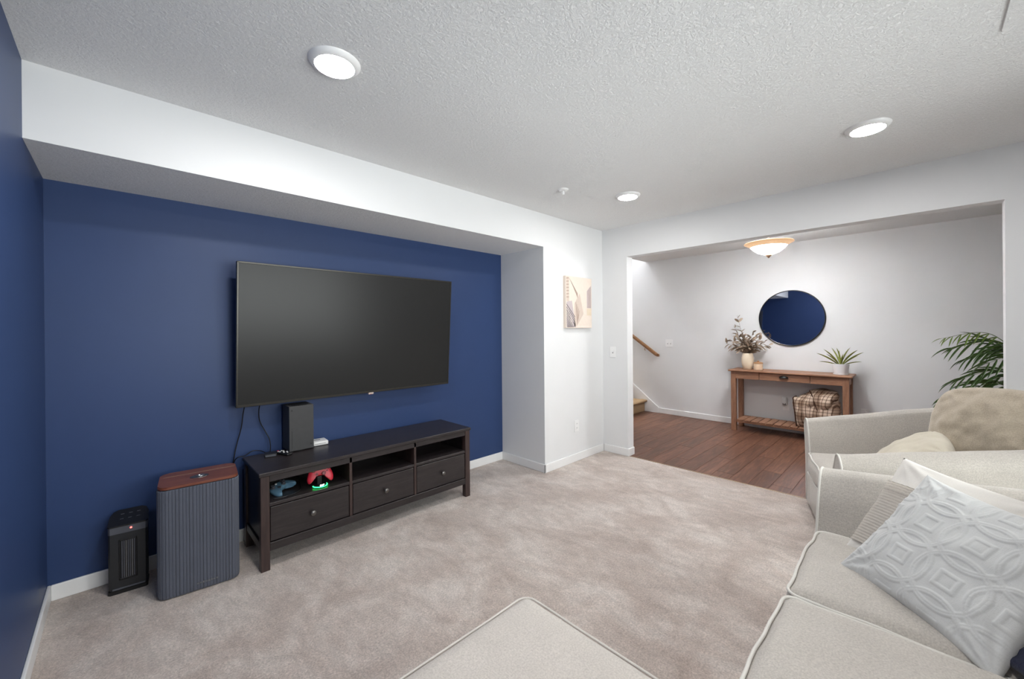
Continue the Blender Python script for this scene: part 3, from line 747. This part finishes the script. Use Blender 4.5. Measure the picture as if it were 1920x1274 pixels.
pr([[(.02, .53+.05*i), (.02, .555+.05*i), (min(.33, .02+.045*(9-i)+.03), min(.985, .80+.05*i)), (min(.33, .02+.045*(9-i)+.03), min(.985, .775+.05*i))] for i in range(0, 5)]+[[(.02, .60+.04*i), (.02, .62+.04*i), (.02+.028*(9-i), .985), (.02+.028*(9-i)-.02, .985)] for i in range(8)], 'print_grey', 'printed_stripe', .0007)
pr([[(.36+.035*i, .50+.04*i), (.375+.035*i, .49+.04*i), (.42+.012*i, .93-.03*i), (.405+.012*i, .93-.03*i)] for i in range(5)]+[[(.13+.03*i, .05+.03*i), (.14+.03*i, .05+.03*i), (.45, .33+.02*i), (.44, .335+.02*i)] for i in range(5)], 'print_brown', 'printed_line', .0007)
pr([[(.83+.035*i, .25-.025*i), (.845+.035*i, .24-.025*i), (.845+.035*i, .60), (.83+.035*i, .60)] for i in range(4)]+[[(.02, .04+.06*i), (.11, .015+.06*i+.02), (.11, .03+.06*i+.02), (.02, .06+.06*i)] for i in range(7)], 'print_brown', 'printed_line', .0008)
pr([[(.02, .56+.06*i), (.02, .57+.06*i), (.24, .85+.04*i), (.24, .84+.04*i)] for i in range(4)]+[[(.34, .965), (.97, .965), (.97, .972), (.34, .972)], [(.66, .30), (.665, .30), (.72, .72), (.71, .72)]], 'print_white', 'printed_line', .0009)

def wall_plate(name, label, cat, origin, right, parts):
    t = thing(name, label, cat); place(t, origin, right, (0, 0, 1))
    return t
def plate(t, w_, h_): obj('cover_plate', B(-w_/2, w_/2, -h_/2, h_/2, 0, .006, bev=.002, seg=2), 'switch_white', t)
def toggle(t, x): 
    obj('toggle', B(x-.005, x+.005, -.004, .014, .004, .014, bev=.001, seg=1), 'switch_white', t); obj('slot', B(x-.006, x+.006, -.013, .013, .0055, .0066), 'mid_grey', t)
def sockets(t, x=0):
    for zc in (-.022, .022):
        so = obj('socket', lathe(bmesh.new(), [(0, .0075), (.0155, .0075), (.017, .005)], 24, (x, zc, 0)), 'switch_white', t, True, 40)
        bm = B(x-.007, x-.005, zc-.002, zc+.007, .007, .0082); box(bm, x+.005, x+.007, zc-.002, zc+.007, .007, .0082); obj('slots', bm, 'mid_grey', so)
t = thing('light_switch', 'white single light switch on the white wall left of the opening', 'light switch'); place(t, (L, -.716, 1.098), (0, -1, 0), (0, 0, 1)); plate(t, .072, .118); toggle(t, 0)
t = thing('double_switch', 'white double light switch on the hall wall by the handrail', 'light switch'); place(t, (LB, -.288, 1.117), (0, -1, 0), (0, 0, 1)); plate(t, .118, .118); toggle(t, -.023); toggle(t, .023)
t = thing('wall_outlet', 'white wall outlet below the canvas print', 'outlet'); place(t, (3.615, -S, .358), (1, 0, 0), (0, 0, 1)); plate(t, .072, .118); sockets(t)
t = thing('wall_outlet', 'white wall outlet under the console table behind the plugged-in device', 'outlet'); place(t, (LB, -1.83, .33), (0, -1, 0), (0, 0, 1)); plate(t, .075, .118); sockets(t)
t = thing('plug_in_device', 'white plug-in gadget in the outlet under the console table', 'plug-in'); place(t, (LB-.0085, -1.818, .395), (0, -1, 0), (0, 0, 1))
bm = soft_box(.06, .11, .045, .018, .002, 16, 0); [setattr(v.co, 'z', v.co.z+.0225) for v in bm.verts]; obj('body', bm, 'white_plastic', t, True)
obj('light_window', B(-.018, .018, -.045, -.02, .042, .0465, bev=.002, seg=1), 'mid_grey', t)
t = thing('wall_outlet', 'white wall outlet right of the console table, faint', 'outlet'); place(t, (LB, -2.60, .335), (0, -1, 0), (0, 0, 1)); plate(t, .072, .118); sockets(t)

# round mirror
mr = thing('round_mirror', 'round thin-framed mirror reflecting navy above the console table', 'mirror'); place(mr, (LB, -1.888, 1.468), (0, -1, 0), (0, 0, 1))
obj('frame', lathe(bmesh.new(), [(.345, .004), (.350, .022), (.358, .022), (.360, 0), (.340, 0)], 96), 'black_metal', mr, True, 40)
obj('glass', lathe(bmesh.new(), [(0, .014), (.348, .014), (.348, .006), (0, .006)], 96), 'mirror', mr)

# handrail
hr = thing('handrail', 'brown wooden handrail sloping up the hall wall', 'handrail', (LB, 0, 0))
d = Vector((0, .47, .335)).normalized(); p0 = Vector((-.07, -.115, .93)); n_ = Vector((0, -d.z, d.y))
bm = bmesh.new()
prof = [(-.022, -.02), (.022, -.02), (.026, .004), (.02, .02), (.008, .027), (-.008, .027), (-.02, .02), (-.026, .004)]
A = [bm.verts.new(p0+Vector((u, 0, 0))+n_*v) for u, v in prof]; Bq = [bm.verts.new(p0+d*3.3+Vector((u, 0, 0))+n_*v) for u, v in prof]
bm.faces.new(A); bm.faces.new(Bq)
for i in range(8): bm.faces.new((A[i], A[(i+1) % 8], Bq[(i+1) % 8], Bq[i]))
obj('rail', bm, 'rail_wood', hr, True, 50)
bm = B(-.02, .02, -.02, .02, -.02, .024, bev=.006, mtx=Matrix.Translation(p0+Vector((.012, -.012, -.004)))); obj('end_return', bm, 'rail_wood', hr, True, 50)
for s in (.22, 1.4, 2.6):
    q = p0+d*s
    obj('bracket', tube(bmesh.new(), catmull([q-n_*.02, q-n_*.06+Vector((.01, 0, 0)), q-n_*.075+Vector((.07, 0, 0))], 5), .006, 8), 'brass', hr, True)

# ================================================================== CONSOLE TABLE
TX0, TX1, TY0, TY1, TZ = 6.035, 6.425, -2.525, -1.262, .800
tb = thing('console_table', 'brown wooden console table with one cup-pull drawer and slatted shelf', 'console table', ((TX0+TX1)/2, (TY0+TY1)/2, 0))
ox, oy = tb.location.x, tb.location.y
obj('top', sbox((TX0, TX1, TY0, TY1, TZ-.022, TZ), bev=.006), 'oak', tb)
fx0, fx1, fy0, fy1 = TX0+.025, TX1-.015, TY0+.028, TY1-.028
tw = .058
for x0 in (fx0, fx1-tw):
    for y0 in (fy0, fy1-tw): obj('leg', sbox((x0, x0+tw, y0, y0+tw, 0, TZ-.022)), 'oak_up', tb)
for y0 in (fy0+.008, fy1-.028): obj('side_apron', sbox((fx0+tw, fx1-tw, y0, y0+.02, .685, TZ-.022)), 'oak', tb)
obj('back_apron', sbox((fx1-.03, fx1-.01, fy0+tw, fy1-tw, .685, TZ-.022)), 'oak', tb)
obj('front_apron', sbox((fx0+.004, fx0+.024, fy0+tw, -2.147, .685, TZ-.022)), 'oak', tb)
obj('front_apron', sbox((fx0+.004, fx0+.024, -1.615, fy1-tw, .685, TZ-.022)), 'oak', tb)
dr = obj('drawer', sbox((fx0+.002, fx0+.022, -2.141, -1.621, .688, TZ-.028), (fx0+.022, fx1-.05, -2.12, -1.64, .70, .765)), 'oak', tb)
# cup pull: quarter-sphere shell, open below
bm = bmesh.new(); gr = []
for i in range(9):
    th_ = math.pi*i/8; row_ = []
    for j in range(7):
        ph = math.pi/2*j/6
        row_.append(bm.verts.new((fx0+.002-.026*math.sin(ph)*math.sin(th_)-ox, -1.881+.048*math.cos(th_)-oy, .728+.030*math.sin(th_)*math.cos(ph))))
    gr.append(row_)
for i in range(8):
    for j in range(6): bm.faces.new((gr[i][j], gr[i+1][j], gr[i+1][j+1], gr[i][j+1]))
bmesh.ops.remove_doubles(bm, verts=bm.verts, dist=1e-5)
bmesh.ops.solidify(bm, geom=bm.faces[:], thickness=.002)
obj('cup_pull', bm, 'black_metal', dr, True, 60)
SZ = .150
obj('shelf_rail', sbox((fx0+.012, fx0+.034, fy0+tw, fy1-tw, SZ-.040, SZ-.016)), 'oak', tb)
obj('shelf_rail', sbox((fx1-.034, fx1-.012, fy0+tw, fy1-tw, SZ-.040, SZ-.016)), 'oak', tb)
ns = 13; y0 = fy0+tw+.003; sw_ = (fy1-tw-.003-y0)/ns
for i in range(ns): obj('slat', sbox((fx0+.004, fx1-.004, y0+i*sw_+.004, y0+(i+1)*sw_-.004, SZ-.016, SZ)), 'oak_up', tb)

# vase, branches, jar, plant
vz = thing('vase', 'cream ceramic vase at the left end of the console table', 'vase', (6.235, -1.443, TZ))
obj('body', lathe(bmesh.new(), [(0, 0), (.046, 0), (.050, .004), (.066, .05), (.073, .10), (.071, .15), (.062, .195), (.056, .213), (.052, .213), (.058, .19), (.066, .15), (.066, .1), (.045, .012), (0, .012)], 40), 'ceramic', vz, True, 60)
def leaf_mesh(name, mat, L_=1, W_=.25, bend=.15, fold=.06, k=5, tipw=.0):
    bm = bmesh.new(); rows = []
    for i in range(k+1):
        t_ = i/k; wv = W_/2*(math.sin(math.pi*min(1, t_*.92+.06))**.8) if 0 < i < k else (W_*.06 if i == 0 else .0)
        c = Vector((t_*L_, 0, -bend*t_*t_))
        if i == k: rows.append([bm.verts.new(c)])
        else: rows.append([bm.verts.new(c+Vector((0, -wv, fold*wv/W_*4))), bm.verts.new(c), bm.verts.new(c+Vector((0, wv, fold*wv/W_*4)))])
    for A, Bq in zip(rows, rows[1:]):
        if len(Bq) == 1: bm.faces.new((A[0], A[1], Bq[0])); bm.faces.new((A[1], A[2], Bq[0]))
        else: bm.faces.new((A[0], A[1], Bq[1], Bq[0])); bm.faces.new((A[1], A[2], Bq[2], Bq[1]))
    me = bpy.data.meshes.new(name); bm.to_mesh(me); bm.free(); me.materials.append(M[mat])
    me.polygons.foreach_set('use_smooth', [True]*len(me.polygons)); return me
def put_leaf(name, me, parent, base, direction, length, rollv=0.0, wid=1.0, upref=Vector((0, 0, 1))):
    o = link(bpy.data.objects.new(name, me), parent)
    x = Vector(direction).normalized(); y_ = upref.cross(x)
    if y_.length < 1e-3: y_ = Vector((0, 1, 0))
    y_.normalize(); z_ = x.cross(y_)
    mm = Matrix((x, y_, z_)).transposed().to_4x4() @ Matrix.Rotation(rollv, 4, 'X') @ Matrix.Diagonal((length, length*wid, length, 1))
    mm.translation = Vector(base); o.matrix_basis = mm; return o
br = thing('dried_branches', 'dried grey-brown olive branches in the cream vase', 'branches', (6.235, -1.443, TZ))
ol = leaf_mesh('leaf', 'leaf_grey', 1, .31, .14, .05)
tips = [(-.04, .11, .72), (-.02, .16, .58), (.0, .27, .34), (-.06, .20, .40), (.03, .12, .46), (-.05, .02, .46), (.02, -.06, .50), (-.04, -.12, .46), (.02, -.20, .36), (-.02, -.27, .33), (-.05, -.13, .33), (.03, .05, .38), (-.10, .08, .30), (-.12, -.05, .32), (.05, -.10, .32), (-.08, .16, .28), (-.03, -.18, .42), (-.09, .10, .42), (-.08, -.02, .38), (-.07, .05, .52), (-.09, -.09, .40)]
for k_, tp in enumerate(tips):
    tp = Vector(tp); b0 = Vector((tp.x*.1, tp.y*.1, .03)); mid = Vector((tp.x*.35, tp.y*.38, .19+.25*(tp.z-.2)))
    mid.x = max(-.035, min(.035, mid.x)) if mid.z < .22 else mid.x
    path = catmull([b0, Vector((tp.x*.14, tp.y*.12, .205)), mid+Vector((0, 0, .05)), tp], 6)
    bo = obj('branch', tube(bmesh.new(), path, lambda s: .0026*(1-.6*s), 5), 'twig', br, True)
    n0 = 7; m_ = len(path)
    cnt = int(9+tp.length*10)
    for i in range(cnt):
        s = .36+.64*(i+random.random()*.5)/cnt; q = path[min(m_-1, int(s*(m_-1)))]
        tg = (path[min(m_-1, int(s*(m_-1))+1)]-path[max(0, int(s*(m_-1))-1)]).normalized()
        sd_ = tg.cross(Vector((random.uniform(-1, 1), random.uniform(-1, 1), random.uniform(-1, 1)))).normalized()
        put_leaf('leaf', ol, bo, q, tg*random.uniform(.4, .9)+sd_*random.uniform(.6, 1), random.uniform(.065, .105), random.uniform(-1.2, 1.2))
jr = thing('lidded_jar', 'small beige lidded jar beside the cream vase', 'jar', (6.20, -1.575, TZ))
obj('body', lathe(bmesh.new(), [(0, 0), (.048, 0), (.052, .004), (.052, .078), (.049, .084), (0, .084)], 36), 'beige_ceramic', jr, True, 40)
ld = obj('lid', lathe(bmesh.new(), [(0, .084), (.053, .084), (.055, .088), (.053, .098), (.03, .104), (0, .105)], 36), 'jar_wood', jr, True, 40)
obj('lid_knob', lathe(bmesh.new(), [(.006, .103), (.012, .112), (.012, .118), (0, .121)], 20), 'jar_wood', ld, True, 40)
pt = thing('spiky_plant', 'spiky yellow-green potted plant at the right end of the console table', 'potted plant', (6.235, -2.405, TZ))
po = obj('pot', lathe(bmesh.new(), [(0, 0), (.060, 0), (.063, .004), (.072, .07), (.080, .122), (.076, .124), (.068, .1), (.06, .09), (0, .09)], 40), 'pot_white', pt, True, 50)
obj('saucer', lathe(bmesh.new(), [(0, 0), (.07, 0), (.074, .008), (.068, .009), (0, .003)], 36), 'pot_white', pt, True, 50)
obj('soil', lathe(bmesh.new(), [(0, .104), (.04, .103), (.0665, .098)], 24), 'soil', pt, True)
bl = leaf_mesh('blade', 'blade', 1, .085, .16, .03, 7)
for (dy, dz, dx, ln) in ((.17, .135, 0, .25), (.155, .045, -.03, .19), (.12, .20, -.02, .24), (.07, .22, .04, .23), (.015, .21, -.03, .22), (-.05, .21, .02, .23), (-.11, .17, -.04, .25), (-.15, .155, .02, .25), (-.155, .06, -.03, .19), (-.12, .11, .06, .2), (.09, .13, -.07, .2), (-.03, .15, -.09, .18), (.03, .2, .08, .2), (.1, .1, .08, .19)):
    put_leaf('leaf', bl, pt, (dx*.15, dy*.08, .10), (dx, dy, dz+.02), ln, random.uniform(-.5, .5), 1.0)

# plaid throw folded on the shelf
pb = thing('plaid_throw', 'brown and cream plaid throw bundled on the console table shelf', 'blanket', (6.23, -2.19, SZ))
def lump(w_, d_, h_, seed, tilt=0, n=26, wr=.014):
    bm = soft_box(w_, d_, h_, min(w_, d_, h_)*.32, .02, n, 0, seed, .015)
    for v in bm.verts:
        p = v.co
        f = math.sin(p.y*38+p.z*16+seed)*.006+noise.noise(Vector((p.x*10+seed, p.y*10, p.z*10)))*wr
        v.co = p+Vector((p.x, p.y, p.z*.4)).normalized()*f
        v.co.y += tilt*v.co.z
    return bm
bm = lump(.24, .40, .36, 2.0, .05); [setattr(v.co, 'z', v.co.z+.178) for v in bm.verts]; zmin = min(v.co.z for v in bm.verts); [setattr(v.co, 'z', v.co.z-zmin+.001) for v in bm.verts]
obj('folded_body', bm, 'plaid', pb, True)
bm = lump(.22, .31, .24, 5.0, -.25); [setattr(v, 'co', v.co+Vector((-.012, -.03, .325))) for v in bm.verts]; obj('top_fold', bm, 'plaid', pb, True)
bm = lump(.13, .10, .33, 9.0, .10); zmin = min(v.co.z for v in bm.verts); [setattr(v, 'co', v.co+Vector((-.05, .165, -zmin+.001))) for v in bm.verts]; fl = obj('side_fold', bm, 'plaid', pb, True)
obj('binding', tube(bmesh.new(), catmull([(-.12, .19, .01), (-.122, .205, .15), (-.118, .22, .30), (-.10, .225, .345), (-.06, .20, .362)], 6), .006, 6), 'plaid_edge', pb, True)
obj('binding', tube(bmesh.new(), catmull([(-.12, .06, .455), (-.128, .03, .38), (-.135, .0, .27), (-.132, -.03, .15), (-.128, -.05, .03)], 6), .005, 6), 'plaid_edge', pb, True)

# ================================================================== PALM
pl = thing('potted_palm', 'dark green potted palm behind the right side of the opening', 'potted plant', (5.80, -3.86, -.001))
obj('pot', lathe(bmesh.new(), [(0, 0), (.12, 0), (.14, .02), (.165, .16), (.175, .30), (.168, .305), (.155, .27), (0, .26)], 36), 'basket', pl, True, 50)
obj('soil', lathe(bmesh.new(), [(0, .275), (.08, .274), (.158, .268)], 24), 'soil', pl, True)
pleaf = leaf_mesh('leaflet', 'palm', 1, .085, .34, .03, 6); plight = leaf_mesh('leaflet', 'palm_light', 1, .10, .3, .03, 6)
palmb = Vector(pl.location)
def frond(tip, mid, light=False, ll=.17, cnt=12, drop=.2):
    ll *= 1.4; cnt = int(cnt*.72)
    tip, mid = Vector(tip)-palmb, Vector(mid)-palmb
    path = catmull([Vector((random.uniform(-.03, .03), random.uniform(-.03, .03), .27)), Vector((mid.x*.3, mid.y*.3+.02, .27+(mid.z-.27)*.62)), mid, tip], 10)
    fo = obj('frond', tube(bmesh.new(), path, lambda s: .006*(1-.8*s), 6), 'palm_stem', pl, True); N = len(path)
    for i in range(cnt):
        s = .50+.5*(i+.3)/cnt; f_ = s*(N-1); j = min(N-2, int(f_)); q = path[j].lerp(path[j+1], f_-j)
        tg = (path[min(N-1, j+2)]-path[max(0, j-1)]).normalized()
        side = tg.cross(Vector((0, 0, 1))).normalized()
        ln = ll*(1-.55*((i/cnt-.35)/.65)**2 if i/cnt > .35 else 1)
        for sg in (-1, 1):
            dr_ = tg*.62+side*sg*random.uniform(.55, .85)+Vector((0, 0, .25 if sg > 0 else -.15))+Vector((0, 0, -drop*random.uniform(.5, 1.3)))
            put_leaf('leaflet', plight if light else pleaf, fo, q, dr_, ln*random.uniform(.85, 1.1), sg*.4)
    put_leaf('leaflet', plight if light else pleaf, fo, path[-1], path[-1]-path[-3], ll*.6)
frond((5.75, -3.20, 1.235), (5.80, -3.50, 1.27), True, .10, 13, .8)
frond((5.70, -3.24, 1.14), (5.75, -3.55, 1.20), False, .17)
frond((5.90, -3.45, 1.24), (5.90, -3.66, 1.05), False, .17, 10, -.1)
frond((5.85, -3.34, 1.04), (5.85, -3.60, 1.14), False, .16)
frond((5.80, -3.27, .83), (5.82, -3.55, .95), False, .17)
frond((5.70, -3.22, .68), (5.78, -3.52, .84), False, .18)
frond((5.60, -3.45, 1.02), (5.68, -3.66, 1.10), False, .17, 11)
frond((6.05, -3.45, 1.10), (6.0, -3.68, 1.15), False, .16, 10)
frond((5.60, -4.2, 1.15), (5.7, -4.0, 1.1), False, .18, 10)
frond((6.1, -4.15, 1.2), (6.0, -4.0, 1.1), False, .18, 10)
frond((5.85, -3.40, .72), (5.85, -3.60, .92), False, .16, 11)

# ================================================================== UPHOLSTERY
def arm_profile(h, side, x_in=.0, base=.03, seatz=.44):
    """closed outline (x outward, z) of a flared arm whose top is at h"""
    return [(.0, base), (.0, seatz-.06), (.012, seatz), (.05, (seatz+h)/2), (.095, h-.035), (.115, h-.012), (.145, h), (.18, h-.004), (.215, h-.028), (.232, h-.062), (.225, h-.10), (.205, h-.16), (.185, h-.26), (.175, .30), (.172, base)]
def arm(name, parent, x0, sgn, yf, yb, h0, slope, mats=('sofa', 'piping'), base=.03, seatz=.44):
    bm = bmesh.new(); rings = []; n = 14
    prof0 = arm_profile(h0, sgn, base=base, seatz=seatz)
    sm = None
    for k in range(n+1):
        t_ = k/n; y_ = yf+(yb-yf)*t_
        hh = h0+slope*(yf-y_)*(1 if True else 0)
        P = [(p.x, p.y) for p in catmull([(a_, b_, 0) for a_, b_ in arm_profile(hh, sgn, base=base, seatz=seatz)], 3)]
        ring = []
        for (u, z) in P:
            co = Vector((x0+sgn*u, y_, z)); co += noise.noise_vector(Vector((co.x*5, co.y*5, co.z*5)))*.004*(1 if 0 < k else .3)
            ring.append(bm.verts.new(co))
        rings.append(ring)
    m_ = len(rings[0])
    for A, Bq in zip(rings, rings[1:]):
        for i in range(m_): bm.faces.new((A[i], A[(i+1) % m_], Bq[(i+1) % m_], Bq[i]))
    front = [v.co.copy() for v in rings[0]]
    f1 = bm.faces.new(rings[0]); f2 = bm.faces.new(rings[-1])
    bmesh.ops.triangulate(bm, faces=[f1, f2])
    ao = obj(name, bm, mats[0], parent, True, 55)
    obj('piping', tube(bmesh.new(), front[1:], .0052, 7), mats[1], ao, True)
    return ao
def seat_cushion(parent, name, cx, cy, zc, w_, d_, h_, seed, crown=.03, mat='sofa', r=.042):
    bm = soft_box(w_, d_, h_, r, crown, 34, .009, seed, .012)
    o = obj(name, bm, mat, parent, True); o.location = (cx, cy, zc)
    z = h_/2-r*.28
    for zz in (z, -z):
        lp = rounded_loop(w_-.010+.004, d_-.010+.004, r*1.0, zz, 6, seed, .009)
        obj('piping', tube(bmesh.new(), lp, .0052, 7, True), 'piping', o, True)
    return o

# --- sofa (faces +Y); right arm inside face at X 2.46
sf = thing('sofa', 'oatmeal linen three-seat sofa with ivory piping in the foreground', 'sofa', (1.56, -3.2, 0))
ox, oy = sf.location.x, sf.location.y
SFY, SBY = -2.745, -3.40
bm = sbox((.66, 2.46, -3.72, SFY-.035, .04, .30), bev=.015); obj('frame', bm, 'sofa', sf, True, 50)
arm('arm', sf, 2.463-ox, 1, SFY+.0-oy, -3.70-oy, .690, .10, base=.03, seatz=.46)
arm('arm', sf, .660-ox, -1, SFY+.0-oy, -3.70-oy, .690, .10, base=.03, seatz=.46)
bm = soft_box(1.80, .20, .62, .08, .0, 30, .004, 3); [setattr(v, 'co', v.co+Vector((1.56-ox, -3.62-oy, .56))) for v in bm.verts]; obj('back', bm, 'sofa', sf, True)
for i, cx in enumerate((2.164, 1.565, .966)):
    seat_cushion(sf, 'seat_cushion', cx-ox, (SFY-.005-.325)-oy, .386, .594, .66, .165, i*4.1+1)
for i, cx in enumerate((2.164, 1.565, .966)):
    bm = soft_box(.585, .20, .42, .075, 0, 22, .006, i*3+20)
    for v in bm.verts:
        v.co.y += .04*(1-(v.co.x/.3)**2)*(1-(v.co.z/.21)**2)*(1 if v.co.y > 0 else -.3)
    o = obj('back_cushion', bm, 'sofa', sf, True); o.location = (cx-ox, -3.455-oy, .70); o.rotation_euler = (math.radians(10), 0, 0)
for (x, y_) in ((.70, -2.82), (2.42, -2.82), (.70, -3.66), (2.42, -3.66)):
    obj('foot', lathe(bmesh.new(), [(0, 0), (.02, 0), (.026, .045), (0, .045)], 16, (x-ox, y_-oy, 0)), 'espresso_up', sf, True, 40)

# --- armchair, turned towards the television
ac = thing('armchair', 'wide oatmeal linen armchair with flared arms beside the sofa', 'armchair', (3.545, -2.60, 0), math.radians(17.5))
ox = oy = 0
bm = sbox((-.36, .36, -.90, .004, .035, .292), bev=.006); obj('frame', bm, 'sofa', ac, True, 50)
arm('arm', ac, -.345, -1, -.0, -.90, .652, .17, base=.03, seatz=.44)
arm('arm', ac, .345, 1, -.0, -.90, .652, .20, base=.03, seatz=.44)
bm = soft_box(.74, .15, .62, .07, 0, 22, .004, 8); [setattr(v, 'co', v.co+Vector((0, -.90, .56))) for v in bm.verts]; obj('back', bm, 'sofa', ac, True)
seat_cushion(ac, 'seat_cushion', 0, -.34, .366, .685, .72, .165, 31, .025)
for (x, y_) in ((-.4, -.06), (.4, -.06), (-.4, -.84), (.4, -.84)):
    obj('foot', lathe(bmesh.new(), [(0, 0), (.02, 0), (.026, .045), (0, .045)], 16, (x, y_, 0)), 'espresso_up', ac, True, 40)

# --- ottoman
ot = thing('ottoman', 'square taupe linen ottoman with piped edge in front of the sofa', 'ottoman', (.87, -2.37, 0))
bm = soft_box(.85, .55, .33, .03, .012, 34, .002, 13); [setattr(v.co, 'z', v.co.z+.255) for v in bm.verts]
ob = obj('upholstery', bm, 'ottoman', ot, True)
obj('piping', tube(bmesh.new(), rounded_loop(.846, .546,   .045, .413, 6, 13, .002), .004, 7, True), 'ottoman_piping', ot, True)
for sx in (-1, 1):
    for sy in (-1, 1): obj('foot', lathe(bmesh.new(), [(0, 0), (.018, 0), (.025, .1), (0, .1)], 16, (sx*.36, sy*.21, 0)), 'espresso_up', ot, True, 40)

# ================================================================== PILLOWS
def lattice(x, y):
    p = .135; R0 = .083; bw = .0085; best = 0
    for i in range(-3, 4):
        for j in range(-3, 4):
            cx, cy = (i+.5)*p, (j+.35)*p
            dd = abs(math.hypot(x-cx, y-cy)-R0)
            if dd < bw: best = max(best, math.sqrt(1-(dd/bw)**2)*(.72 if dd < .0022 else 1))
    gx = abs(((x/p+.0) % 1)-.5)*p; gy = abs((((y/p)-.85) % 1)-.5)*p
    for a_, b_ in ((gx, gy), (gy, gx)):
        dd = abs(a_-.022)
        if b_ < .026 and dd < .006: best = max(best, .8*math.sqrt(1-(dd/.006)**2))
    return .0040*best
BLp = Vector((2.125, -2.895, .487)); rv = Vector((-.25, -.28, -.02)).normalized(); uv = Vector((.22, -.187, .295)).normalized()
o = obj('throw_pillow', pillow_bm(.465, .465, .148, 190, .10, lattice, .011, 3.3), 'grey_cotton', None, True)
place(o, BLp+rv*.205+uv*.215, rv, uv)
tag(o, 'pale blue-grey throw pillow with raised ring pattern at the sofa arm', 'pillow')
wp = thing('throw_pillow', 'white throw pillow with ribbed knit band behind the blue-grey pillow', 'pillow')
rv2 = Vector((-.19, -.30, -.03)).normalized(); uv2 = Vector((.2, -.11, .30)).normalized()
place(wp, Vector((2.315, -2.905, .485))+rv2*.20+uv2*.195, rv2, uv2)
obj('cover', pillow_bm(.46, .44, .13, 60, .06, None, .005, 8.1), 'white_cotton', wp, True)
# the knit band wraps the lower left of the cover
def band_bm():
    w_, h_, th, pinch = .46, .44, .13, .06; bm = bmesh.new(); nu, nv = 26, 110; g = []
    for i in range(nu+1):
        u = -.96+.92*i/nu; row_ = []
        for j in range(nv+1):
            v = -.80+1.24*j/nv
            x = u*(1-pinch*(1-v*v)*u*u)*w_/2; y_ = v*(1-pinch*(1-u*u)*v*v)*h_/2
            tt = (1-u*u)*(1-v*v); z = th/2*max(0, tt)**.42+.010
            z += .0008*math.sin(j/nv*math.pi*2*24)+noise.noise(Vector((x*60, y_*60, 0)))*.0012
            if j > nv*.86: z += .006*abs(math.sin(i*1.3))
            row_.append(bm.verts.new((x, y_, z)))
        g.append(row_)
    for i in range(nu):
        for j in range(nv): bm.faces.new((g[i][j], g[i+1][j], g[i+1][j+1], g[i][j+1]))
    bmesh.ops.solidify(bm, geom=bm.faces[:], thickness=.003)
    return bm
obj('knit_band', band_bm(), 'knit', wp, True)
# tan back pillow and cream cushion in the armchair
o = obj('throw_pillow', pillow_bm(.58, .54, .27, 60, .0, None, .022, 5.2, .17), 'tan_linen', None, True)
place(o, (3.67, -3.36, .745), (-.50, -.86, .03), (.26, -.15, .93)); tag(o, 'plump tan linen pillow leaning against the armchair back', 'pillow')
o = obj('throw_pillow', pillow_bm(.46, .42, .19, 60, .02, None, .012, 1.7, .1), 'cream_linen', None, True)
place(o, (3.55, -3.02, .575), (.93, .05, .10), (.02, -.75, .60)); tag(o, 'cream cushion lying on the armchair seat below the tan pillow', 'pillow')
# navy throw
bm = lump(.20, .12, .045, 4.0, 0, 20, .012); o = obj('navy_throw', bm, 'navy_knit', None, True); o.location = (1.94, -3.27, .497); o.rotation_euler = (0, 0, .7)
tag(o, 'navy blue throw tucked under the blue-grey pillow', 'blanket')
